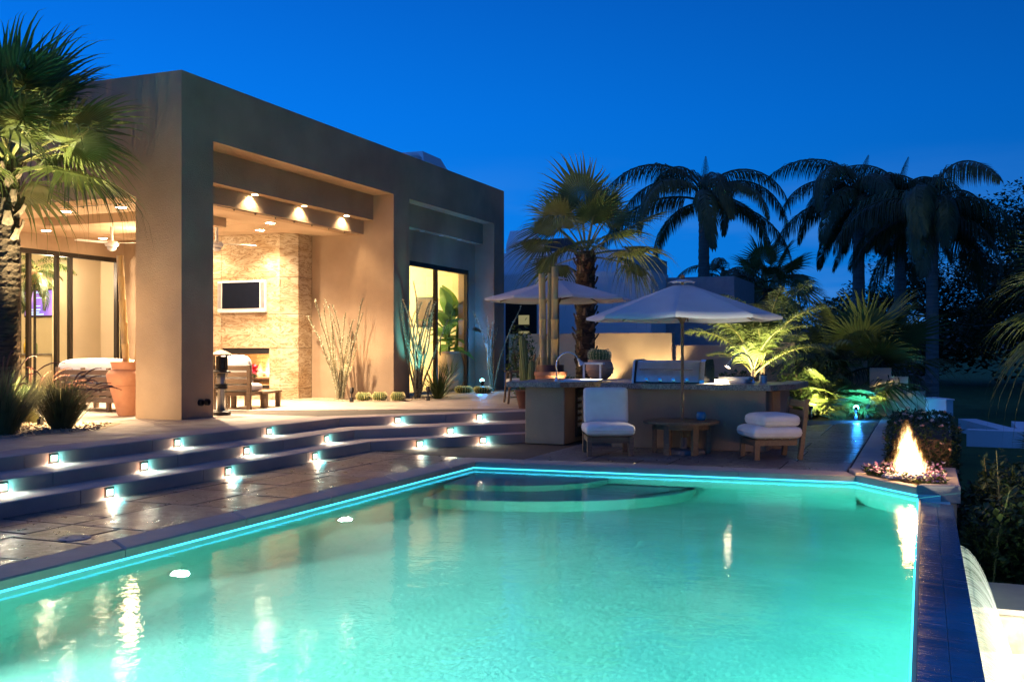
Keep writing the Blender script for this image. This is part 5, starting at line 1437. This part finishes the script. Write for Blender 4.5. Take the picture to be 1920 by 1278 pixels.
# strappy grasses before the lit wall
def tuft(name, loc, n, L, r, txt, seed, mat='grass_blade', group=None, spread=.9, wid=.007, plumes=0, cat='ornamental grass'):
    rnd = random.Random(seed); t = thing(name, txt, cat, loc, 0, group); mb = MB()
    def blade(mb, a, tilt, l, w, x, y, seg=5, curve=.9):
        p = Vector((x, y, 0)); d = Vector((math.cos(a)*math.sin(tilt), math.sin(a)*math.sin(tilt), math.cos(tilt)))
        sd = Vector((-math.sin(a), math.cos(a), 0)); n0 = len(mb.v)
        for i in range(seg+1):
            f = i/seg; ww = w*(1-f**2)*.5+.0006
            mb.v += [tuple(p-sd*ww), tuple(p+sd*ww)]
            if i < seg: mb.f.append((n0+2*i, n0+2*i+1, n0+2*i+3, n0+2*i+2)); mb.mi.append(0)
            d = (d+Vector((math.cos(a)*.35, math.sin(a)*.35, -1))*curve*f*.33).normalized(); p = p+d*(l/seg)
        return p, d
    for k in range(n):
        a = rnd.uniform(0, 6.283); q = rnd.random()**.6
        blade(mb, a+rnd.uniform(-.3, .3), spread*q*rnd.uniform(.5, 1), L*rnd.uniform(.55, 1.1), wid*rnd.uniform(.6, 1.2), r*q*math.cos(a), r*q*math.sin(a), curve=rnd.uniform(.2, 1.2))
    mb.build('blades', M[mat], t, local=True, kind='stuff')
    for k in range(plumes):
        a = rnd.uniform(0, 6.283) if k % 3 else rnd.uniform(-1.2, .9); tilt = rnd.uniform(.2, .7); l = L*rnd.uniform(1.05, 1.45)
        p = Vector((.1*math.cos(a), .1*math.sin(a), .1)); d = Vector((math.cos(a)*math.sin(tilt), math.sin(a)*math.sin(tilt), math.cos(tilt))); pts = []
        for i in range(15):
            pts.append(tuple(p)); f = i/14; d = (d+Vector((math.cos(a)*.5, math.sin(a)*.5, -1))*.30*f*f).normalized(); p = p+d*l/14
        pm = MB(); pm.tube(pts, [.0022]*10+[.006, .009, .009, .007, .002], 6)
        for i in range(10, 15):
            for q in range(26):
                v = Vector((rnd.uniform(-1, 1), rnd.uniform(-1, 1), rnd.uniform(-1, 1))).normalized(); w = v.orthogonal().normalized()*.0012
                b = Vector(pts[i])+(Vector(pts[min(14, i+1)])-Vector(pts[i]))*rnd.random(); e = b+v*.018+d*.012; n0 = len(pm.v)
                pm.v += [tuple(b-w), tuple(b+w), tuple(e)]; pm.f.append((n0, n0+1, n0+2)); pm.mi.append(0)
        pm.build('plume', M['plume'], t, local=True)
    return t
for (x, y, sd, txt, sc_) in ((-10.62, 10.22, 1, 'fountain grass with arching plumes right of the small spotlight', 1.0), (-10.55, 9.20, 2, 'big fountain grass clump left of the small spotlight, cut by the picture edge', 1.15), (-11.9, 10.9, 3, 'paler fountain grass behind the palm trunk', .9)):
    tuft('fountain_grass', (x, y, T+.004), 1300, .72*sc_, .13*sc_, txt, sd, group='fountain grasses in the gravel bed', spread=.85, wid=.009, plumes=14)
for i, (x, y, txt) in enumerate(((-7.0, 22.3, 'reddish strappy grass at the left end of the lit wall'), (-5.75, 22.3, 'strappy grass at the right end of the lit wall'), (-4.9, 22.7, 'strappy grass right of the tall lit wall'), (-6.4, 22.0, 'dark strappy grass in the middle before the lit wall'))):
    tuft('strap_grass', (x, y, .02), 130, .95, .12, txt, 50+i, group='strappy grasses before the lit wall', spread=.8, wid=.022)
tuft('yucca', (-9.62, 19.45, T), 120, .85, .07, 'spiky yucca at the foot of the blue lit ocotillo', 70, spread=1.15, wid=.03, cat='plant', mat='bush')

# ---- ocotillos
def ocotillo(loc, canes, H, txt, seed, spread=.32, lean=(0, 0)):
    rnd = random.Random(seed); t = thing('ocotillo', txt, 'cactus', loc, 0, 'thorny ocotillos by the house wall')
    for k in range(canes):
        a = k*2.4+rnd.uniform(-.4, .4); tl = spread*math.sqrt((k+.5)/canes)*rnd.uniform(.7, 1.2); h = H*rnd.uniform(.55, 1.0)
        p = Vector((.08*math.cos(a)*rnd.random(), .08*math.sin(a)*rnd.random(), 0)); d = Vector((math.cos(a)*math.sin(tl)+lean[0], math.sin(a)*math.sin(tl)+lean[1], math.cos(tl))).normalized()
        pts = [p.copy()]; N = 14
        for i in range(N):
            d = (d+Vector((rnd.uniform(-.11, .11), rnd.uniform(-.11, .11), .02 if i < 9 else rnd.uniform(-.03, .06)))).normalized(); p = p+d*h/N; pts.append(p.copy())
        r = rnd.uniform(.014, .020)
        c = MB().tube(pts, [r*(1.15-.55*i/N) for i in range(N+1)], 6).build('cane', M['ocotillo'], t, local=True)
        th = MB()
        for i in range(N):
            for q in range(9):
                b = pts[i].lerp(pts[i+1], rnd.random()); v = Vector((rnd.uniform(-1, 1), rnd.uniform(-1, 1), rnd.uniform(-.2, .6))).normalized(); w = v.orthogonal().normalized()*.013
                e = b+v*(r+rnd.uniform(.014, .034)); n0 = len(th.v); th.v += [tuple(b-w), tuple(b+w), tuple(e)]; th.f.append((n0, n0+1, n0+2)); th.mi.append(0)
        th.build('thorns', M['thorn'], c, local=True, kind='stuff')
    return t
ocotillo((-11.22, 18.12, T), 20, 2.25, 'bare warm lit ocotillo against the tan alcove wall', 1, .30)
ocotillo((-10.02, 19.25, T), 20, 2.55, 'ocotillo washed in blue green light in front of the glass doors', 2, .22)
ocotillo((-10.14, 23.55, T), 9, 2.5, 'thin dim ocotillo at the far end of the house over the blue spotlight', 3, .16)

# ---- plants indoors
bn = thing('banana_plant', 'broad leaved banana plant inside the right glass doors', 'plant', (-11.38, 23.62, T))
MB().lathe([(.30, .01), (.44, .25), (.47, .5), (.40, .8), (.30, .95), (.33, 1.0), (.28, 1.0)], 24).build('pot', M['clay'], bn, local=True, smooth=True, auto=50)
for (x, y, h) in ((0, 0, 1.3), (.15, .12, 1.1), (-.1, .15, 1.0)): MB().tube([(x, y, .9), (x*1.4, y*1.4, .9+h)], [.05, .03], 8).build('stem', M['banana'], bn, local=True)
def big_leaf(L, W):
    mb = MB(); N = 8; vs = []; fs = []
    for i in range(N+1):
        f = i/N; w = W*math.sin(math.pi*(.06+.94*f)**.8)**.8 if f < 1 else 0.0; x = L*f; z = .35*L*f-.75*L*f*f
        vs += [(x, -w, z+.06*W*4*w), (x, 0, z-.015), (x, w, z+.06*W*4*w)]
    for i in range(N):
        a = i*3; fs += [(a, a+3, a+4, a+1), (a+1, a+4, a+5, a+2)]
    return mb.add(vs, fs).mesh('broad_leaf', M['banana'])
BL = [big_leaf(.85, .15), big_leaf(.65, .17)]
rnd = random.Random(8)
for k in range(24):
    u = k/23; inst('leaf', BL[k % 2], bn, aim(k*2.4+rnd.uniform(-.3, .3), .0+1.3*u, rnd.uniform(-.4, .4), rnd.uniform(.8, 1.15), (rnd.uniform(-.15, .15), rnd.uniform(-.1, .2), 1.05+.95*u)))
tuft('pot_grass', (-11.2, 23.3, T+.35), 90, .6, .1, 'dark strappy grass at the foot of the indoor banana plant', 80, spread=1.0, wid=.02, cat='plant', mat='bush')
ip = feather_palm((-18.35, 16.9, T+2.75), 0, .1, .1, 'feathery palm on a tall stand inside the left glass doors', 12, .95, 33, 'indoor palms', low=-.7, high=.9, ll=.3, wid=.012, nl=26, arch=1.4, name='indoor_palm', leaf='bush', stem='fan_stem')
MB().lathe([(.12, -.25), (.16, 0), (.13, 0)], 16).build('pot', M['terracotta'], ip, local=True); MB().tube([(0, 0, -2.75), (0, 0, -.25)], .03, 8).build('stand', M['black'], ip, local=True)
for i, (x, z, w, h, txt) in enumerate(((-12.35, 2.45, .62, .8, 'dark framed picture on the cream wall behind the ocotillo'), (-13.5, 2.6, .5, .9, 'dark framed picture deeper in the cream sun room'))):
    p = thing('picture', txt, 'picture', (x, 24.28, z)); MB().box(x-w/2, x+w/2, 24.265, 24.298, z-h/2, z+h/2, b=.006).build('frame', M['black'], p)
    MB().box(x-w/2+.06, x+w/2-.06, 24.258, 24.2645, z-h/2+.06, z+h/2-.06).build('canvas_panel', rough_mat('dark_abstract_paint', (.05, .03, .03), (.12, .08, .06), 3, .6, 20, .1), p)

# ---- columnar cactus and small tree by the terrace chair
cc = thing('columnar_cactus', 'grey green columnar cacti in a pot behind the left end of the bar', 'cactus', (-6.55, 16.9, T))
MB().lathe([(.18, 0), (.24, .30), (.26, .32), (.22, .33)], 18).build('pot', M['terracotta_d'], cc, local=True, smooth=True, auto=40)
for (x, y, h, r, lx) in ((.0, .0, 1.0, .07, -.10), (-.12, .06, .62, .065, -.02), (.07, -.08, .55, .06, .02)):
    MB().lathe([(r, .3), (r*1.05, .3+h*.5), (r, .3+h*.9), (r*.5, .3+h)], 36, (0, 0, 0), M=Matrix.Translation((x, y, 0)) @ Matrix(((1, 0, lx, 0), (0, 1, 0, 0), (0, 0, 1, 0), (0, 0, 0, 1))), ribs=9, depth=.25).build('column', M['cactus'], cc, local=True, smooth=True)
shrub('small_tree', (-7.78, 19.6, T), .33, .33, 1.55, 900, .09, 'small leafy tree in front of the dark neighbour door beside the terrace chair', 'tree', seed=77, shell=.2)
# ================================================================== GARDEN WALLS, NEIGHBOUR HOUSE, HILLS, FIRE BOWL
struct(MB().prism([(-9.5, 20.4), (-5.15, 20.4), (-5.15, 23.3), (-.52, 23.3), (-.9, 30), (-13, 30), (-13, 24.7), (-9.5, 24.7)], -.4, .018), 'garden_bed', M['soil'])
gw = thing('garden_wall', 'stucco garden wall lit from the ground behind the umbrellas', 'wall', (-6.5, 23.2, 0))
W_ = M['stucco_pale']
MB().box(-7.28, -5.40, 23.1, 23.35, 0, 1.84, b=.008).build('lit_panel', W_, gw)
MB().box(-10.22, -7.5, 24.9, 25.15, 0, 1.86).build('wall_panel', W_, gw)
MB().box(-5.399, -3.5, 23.2, 23.45, 0, 1.55, b=.008).build('wall_panel', W_, gw)
MB().box(-3.5, -2.75, 24.0, 24.3, 0, 1.62, b=.008).build('wall_panel', W_, gw)
MB().box(-2.749, -1.2, 24.25, 24.5, 0, 1.2, b=.008).build('wall_panel', W_, gw)
sw = thing('stepped_wall', 'pale stepped garden wall at the end of the deck beside the blue lit shrub', 'wall', (-.5, 23.3, 0))
MB().box(-1.1, -.66, 23.3, 23.6, -1.2, 1.05).build('wall_step', W_, sw); MB().box(-.659, -.32, 23.3, 23.6, -1.2, .87).build('wall_step', W_, sw); MB().box(-.319, .02, 23.3, 23.6, -1.2, .56).build('wall_step', W_, sw)
wp_ = thing('white_wall', 'white low wall block at the right end of the stepped wall', 'wall', (.2, 23.7, -1))
MB().prism([(.025, 23.3), (.42, 22.6), (.55, 22.75), (.2, 23.7)], -1.2, .40).build('body', M['nwall'], wp_); MB().prism([(.0, 23.28), (.42, 22.57), (.58, 22.75), (.2, 23.75)], .4005, .43).build('cap', M['nwall'], wp_)
# neighbour house
nh = thing('neighbour_house', 'white flat roofed neighbour house behind the garden wall, bluish in the dusk', 'house', (-9.4, 30, 0))
N_ = M['nwall']
MB().box(-15, -7.25, 28.4, 30.5, 0, 3.72).build('front_block', N_, nh)
MB().box(-15, -8.6, 30.9, 36, 0, 4.62).build('rear_block', N_, nh)
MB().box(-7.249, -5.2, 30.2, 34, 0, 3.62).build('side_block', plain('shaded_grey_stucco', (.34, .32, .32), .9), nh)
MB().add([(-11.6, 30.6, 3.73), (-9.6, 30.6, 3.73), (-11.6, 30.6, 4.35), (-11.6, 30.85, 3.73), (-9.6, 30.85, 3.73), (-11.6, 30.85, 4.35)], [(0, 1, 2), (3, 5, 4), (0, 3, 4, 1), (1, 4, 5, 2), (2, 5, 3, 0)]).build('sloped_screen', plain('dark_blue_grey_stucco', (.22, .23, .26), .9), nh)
cv = MB(); cv.prism([(-12.9, 31.2), (-11.9, 31.2), (-11.9, 32.2), (-12.9, 32.2)], 4.62, 4.95)
cv.add([(-12.9, 31.2, 4.95), (-11.9, 31.2, 4.95), (-11.9, 32.2, 4.95), (-12.9, 32.2, 4.95), (-12.8, 31.3, 5.40), (-12.1, 31.3, 5.40), (-12.15, 32.1, 5.36), (-12.8, 32.1, 5.36)], [(4, 5, 6, 7), (0, 1, 5, 4), (1, 2, 6, 5), (2, 3, 7, 6), (3, 0, 4, 7)])
cv.build('chimney', N_, nh)
dw = MB().box(-11.75, -10.75, 28.36, 28.395, .3, 2.85).build('dark_door', M['bronze'], nh)
for z in (2.2, 1.72): MB().box(-11.32, -10.98, 28.345, 28.358, z, z+.28).build('lit_pane', emit('dim_lit_pane', (.62, .55, .28), .42), dw)
# hills
hl = MB(); nx, ny = 60, 6; vs = []; fs = []
def hz(x):
    pk = 36*math.exp(-((x+108)/26)**2)+22*math.exp(-((x+62)/16)**2)*.55+9*math.exp(-((x+10)/60)**2)
    return pk+1.2*noise.noise(Vector((x*.08, 0, 0)))+.5*noise.noise(Vector((x*.5, 0, 3)))
for j in range(ny+1):
    for i in range(nx+1):
        x = -160+i*4.6; f = j/ny; vs.append((x, 250+j*9, -4+(hz(x)+4)*math.sin(f*math.pi/2)+(.8*noise.noise(Vector((x*.2, f*5, 1))) if 0 < j else 0)))
for j in range(ny):
    for i in range(nx): a = j*(nx+1)+i; fs.append((a, a+1, a+nx+2, a+nx+1))
hl.add(vs, fs); struct(hl, 'hill', M['hill'])

# fire planter at the far right pool corner
fpl = thing('fire_planter', 'stone planter at the pool corner with flowers and an open gas flame', 'planter', (0, 12.2, -1))
outer = [(-.735, 12.27), (-.075, 11.42), (.35, 11.52), (.35, 13.25), (-.48, 13.25), (-.835, 12.74)]
inn = offset_poly(outer[::-1] if sum(outer[i][0]*outer[(i+1) % 6][1]-outer[(i+1) % 6][0]*outer[i][1] for i in range(6)) < 0 else outer, .13)
ccw = outer if sum(outer[i][0]*outer[(i+1) % 6][1]-outer[(i+1) % 6][0]*outer[i][1] for i in range(6)) > 0 else outer[::-1]
for i in range(6):
    a, b = ccw[i], ccw[(i+1) % 6]; c_, d_ = inn[(i+1) % 6], inn[i]
    near_pool = (a[0] < .0 and b[0] < .0) and a[1] < 12.5 and b[1] < 12.5
    z0, z1 = (-.062, .012) if near_pool else (-.15, .035)
    MB().prism([a, b, c_, d_], z0, z1, inset=.012, drop=.01).build('cap_stone', M['coping'], fpl)
inner_wall = offset_poly(ccw, .035)
MB().prism(inner_wall, -1.3, -.16).build('body', M['coping'], fpl)
MB().prism(offset_poly(ccw, .12), -.159, -.03).build('soil', M['soil'], fpl)
random.seed(9)
fl = [MB(), MB(), MB()]
ip_ = offset_poly(ccw, .14)
def inside(p, poly): return all((poly[(i+1) % len(poly)][0]-poly[i][0])*(p[1]-poly[i][1])-(poly[(i+1) % len(poly)][1]-poly[i][1])*(p[0]-poly[i][0]) > 0 for i in range(len(poly)))
pts = []
while len(pts) < 520:
    p = (random.uniform(-.8, .35), random.uniform(11.4, 13.2))
    if inside(p, ip_): pts.append((p[0], p[1], -.01+random.random()*.07))
leaf_cloud(fl[0], pts*2, .07, .4)
for p in pts[:260]:
    for q in range(4): leaf_cloud(fl[1 if random.random() < .75 else 2], [(p[0], p[1], p[2]+.04)], .035, .7, 1.0)
fl[0].build('leaves', M['bush'], fpl, kind='stuff'); fl[1].build('flowers', M['pinkpetal'], fpl, kind='stuff'); fl[2].build('flowers', M['cushion'], fpl, kind='stuff')
for k in range(34):
    a = random.uniform(0, 6.28); r = .26*math.sqrt(random.random()); s_ = random.uniform(.03, .055)
    lv = MB().lathe([(s_*.5, -s_*.4), (s_, 0), (s_*.8, s_*.5), (s_*.2, s_*.75)], 7, (-.17+r*math.cos(a), 12.05+r*math.sin(a)*.8, .04), jit=.25).build('lava_rock', M['lava'], fpl)
flame('flame', (-.17, 12.05, .05), .60, .20, 60, fpl, 'tall_gas_flame')
flame('flame', (-.10, 12.05, .05), .40, .17, 50, fpl, 'low_gas_flame')
lamp('flame_light', 'POINT', (-.16, 12.04, .28), 8, (1, .58, .24), fpl, .10)
lamp('flame_light', 'POINT', (-.16, 12.04, .55), 3, (1, .5, .18), fpl, .06)

# waterfall and catch basin
fw = MB(); NY, NU = 160, 12; vs = []; fs = []
for j in range(NY+1):
    y = -2.5+(9.2+2.5)*j/NY
    wob = .015*noise.noise(Vector((y*7, 0, 0)))+.025*noise.noise(Vector((y*1.6, 3, 0)))
    for i in range(NU+1):
        t_ = i/NU*.445; x = .262+(.88+wob*4)*t_; z = -.178-4.6*t_*t_-.0+wob*.2
        vs.append((x, y, z+.004))
for j in range(NY):
    for i in range(NU): a = j*(NU+1)+i; fs.append((a, a+1, a+NU+2, a+NU+1))
fw.add(vs, fs); tag(fw.build('waterfall', M['fall'], smooth=True), 'thin sheet of water falling from the infinity edge into the bright lower basin', 'waterfall')
cb = thing('catch_basin', 'lower catch basin with pale stone walls below the infinity edge', 'basin', (1.4, 5, -1.6))
MB().box(.27, 2.6, 9.3, 10.3, -1.6, -.75, b=.01).build('end_wall', M['basin_stone'], cb); MB().box(2.3, 2.6, -2.6, 9.29, -1.6, -.75).build('side_wall', M['stucco_cream'], cb)
MB().box(.27, 2.3, -2.6, 9.29, -1.62, -1.45).build('floor', M['stucco_cream'], cb)
struct(MB().box(.272, 2.295, -2.59, 9.285, -1.449, -1.06), 'basin_water', water_top(False))
MB().box(.30, 2.62, 9.32, 10.35, -.7495, -.70).build('wall_cap', M['coping'], cb)
for y_ in (7.6, 4.2, 1.2):
    t = thing('basin_lamp', 'underwater lamp in the catch basin %s' % ('at its far end' if y_ > 7 else 'in its middle' if y_ > 3 else 'nearest the viewer'), 'pool lamp', (2.2, y_, -1.3), group='catch basin lamps')
    MB().lathe([(.07, 0), (.07, .02), (.055, .025)], 14, M=mat4((2.297, y_, -1.28)) @ Matrix.Rotation(R(-90), 4, 'Y')).build('rim', M['steel'], t)
    MB().lathe([(.05, .026), (.02, .034)], 14, M=mat4((2.297, y_, -1.28)) @ Matrix.Rotation(R(-90), 4, 'Y')).build('lens', M['can_lens'], t)
    lamp('lamp_light', 'SPOT', (2.2, y_, -1.27), 420, (1, .9, .74), t, .06, 165, .6, (.5, y_, -1.15))
lamp('grass_glow', 'POINT', (-11.2, 10.85, T+.33), 32, (1, .72, .38), None, .05)
lamp('blue_glow', 'POINT', (-9.98, 22.62, T+.36), 11, (.03, .36, 1.0), None, .04)
# right side: low white kerbs and steps beyond the lawn
for i, (a, b, w, h, txt) in enumerate((((.95, 33.4), (1.95, 28.6), .5, .32, 'long low white kerb running away across the dusk lawn'), ((1.0, 28.4), (2.3, 28.2), .4, .35, 'low white kerb crossing in front on the dusk lawn'))):
    k = thing('white_kerb', txt, 'kerb', (a[0], a[1], -1.0), group='white kerbs on the lawn'); a_, b_ = Vector(a), Vector(b); d = (b_-a_).normalized(); n = Vector((-d.y, d.x))*w
    q = [tuple(a_), tuple(b_), tuple(b_+n), tuple(a_+n)]; MB().prism(q, -1.3, -.98+h).build('body', N_, k); 
    MB().prism(offset_poly(q if area2(q) else q, 0), -.979+h, -.95+h).build('cap', N_, k)
bw = thing('white_panel', 'pale blue white sloping slab on the lawn at the right edge', 'slab', (2.9, 30, -1))
MB().add([(2.25, 31.5, -.55), (3.6, 31.0, -.55), (3.6, 28.2, -.98), (2.5, 28.6, -.98), (2.25, 31.5, -1.2), (3.6, 31, -1.2), (3.6, 28.2, -1.2), (2.5, 28.6, -1.2)], [(0, 3, 2, 1), (0, 4, 7, 3), (3, 7, 6, 2), (2, 6, 5, 1), (1, 5, 4, 0)]).build('slab', N_, bw)
for i, (x, y, s_) in enumerate(((1.55, 20.6, .36), (1.95, 19.4, .42))):
    r_ = thing('boulder', 'grey boulder on the lawn edge, %s' % ('the farther one' if i == 0 else 'the nearer one'), 'rock', (x, y, -1.05), i, 'boulders on the lawn')
    MB().lathe([(s_*.9, 0), (s_, s_*.3), (s_*.8, s_*.65), (s_*.3, s_*.8)], 11, jit=.16).build('body', M['rock'], r_, local=True)

# ---- garden spotlights
def spot(loc, look, e, col, lens, txt, angle=75, size=.04, group='garden spotlights'):
    t = thing('garden_spotlight', txt, 'spotlight', loc, 0, group); d = (Vector(look)-Vector(loc)).normalized(); h = Vector(loc)+Vector((0, 0, .22))
    MB().tube([loc, tuple(h)], .014, 8).build('stake', M['black'], t); MB().box(loc[0]-.03, loc[0]+.03, loc[1]-.03, loc[1]+.03, loc[2], loc[2]+.09).build('junction_box', M['black'], t)
    q = d.to_track_quat('Z', 'Y').to_matrix().to_4x4(); q.translation = h
    MB().lathe([(.025, -.05), (.04, -.02), (.042, .06), (.036, .06), (.034, .03)], 14, M=q).build('head', M['bronze'], t, smooth=True, auto=40)
    MB().lathe([(.033, .035), (.012, .042)], 12, M=q).build('lens', M[lens], t)
    if lens == 'cyan_lens' and 'hidden' not in txt: MB().lathe([(.036, .05), (.05, .075), (.045, .10), (.02, .118)], 14, M=q).build('glowing_bulb', M['cyan_lens'], t, smooth=True)
    lamp('spot_light', 'SPOT', h+d*.13, e, col, t, size, angle, .6, Vector(loc)+d*5)
    return t
spot((-11.35, 10.55, T), (-11.75, 11.2, 4.2), 40, (1, .64, .28), 'yel_lens', 'small glowing spotlight between the grasses lighting the palm and the house', 110)
spot((-12.75, 10.45, T), (-11.6, 12.1, 2.6), 42, (1, .62, .27), 'yel_lens', 'added unseen spotlight behind the palm trunk that washes the front wall of the house', 130)  # second wash lamp, added clear of the grass to light wall and pillar
spot((-10.85, 9.70, T), (-10.95, 10.1, 4.8), 1100, (1, .88, .50), 'yel_lens', 'spotlight hidden in the grass that lights the palm crown', 44, .12)
spot((-9.98, 22.62, T), (-10.35, 22.9, 2.0), 60, (.03, .26, 1.0), 'cyan_lens', 'glowing blue spotlight between barrel cacti at the far end of the house', 110)
spot((-9.45, 18.65, T), (-9.95, 19.25, 1.6), 34, (.12, .80, .95), 'cyan_lens', 'blue green spotlight hidden at the foot of the ocotillo', 62)
spot((-10.6, 17.55, T), (-11.1, 18.5, 2.2), 22, (1, .66, .34), 'yel_lens', 'small warm spotlight in front of the bare ocotillo', 90)
spot((-7.05, 22.72, .02), (-6.95, 23.1, 1.3), 40, (1, .74, .38), 'yel_lens', 'warm spotlight at the left end of the lit garden wall', 80)
spot((-5.65, 22.72, .02), (-5.75, 23.1, 1.3), 75, (1, .76, .38), 'yel_lens', 'warm spotlight at the right end of the lit garden wall', 80)
spot((-6.35, 20.3, .02), (-6.8, 21.0, 3.2), 90, (1, .74, .36), 'yel_lens', 'warm spotlight at the foot of the fan palm behind the umbrellas', 55)
spot((-6.7, 19.9, .02), (-6.8, 20.9, 4.8), 760, (1, .9, .5), 'yel_lens', 'spotlight that lights the crown of the fan palm behind the umbrellas', 60)
spot((-5.75, 16.55, T), (-6.1, 16.8, 2.6), 8, (1, .74, .4), 'yel_lens', 'added unseen warm spotlight behind the bar that brightens the bamboo poles', 100)  # added fill lamp, only here to lift the dark bamboo
spot((-3.0, 18.9, .30), (-3.05, 19.9, 1.6), 220, (1, .88, .46), 'yel_lens', 'bright yellow spotlight under the lit potted palm', 95)
spot((-2.15, 21.45, .02), (-2.0, 22.4, .6), 90, (1, .92, .38), 'yel_lens', 'yellow spotlight under the left lit shrub at the end of the deck', 110)
spot((-1.3, 21.9, .0), (-1.25, 22.9, .5), 22, (.06, .62, 1.0), 'cyan_lens', 'small blue spotlight at the end of the deck under the dark shrub', 130)
lamp('deck_spill', 'POINT', (-1.27, 21.85, .10), 11, (.03, .3, 1.0), None, .04)
spot((-1.1, 22.5, .02), (-.6, 23.3, .9), 40, (1, .92, .42), 'yel_lens', 'added yellow spotlight in front of the stepped wall that warms its face', 80)  # added lamp aimed from the front to warm the stepped wall
spot((-2.0, 25.8, .02), (-2.0, 26.6, 1.2), 14, (1, .80, .40), 'yel_lens', 'small warm spotlight far behind the dim feather palm', 60)
spot((1.9, 14.6, -.9), (2.4, 15.9, 2.0), 70, (1, .95, .66), 'yel_lens', 'spotlight under the fan palm at the right edge', 80)
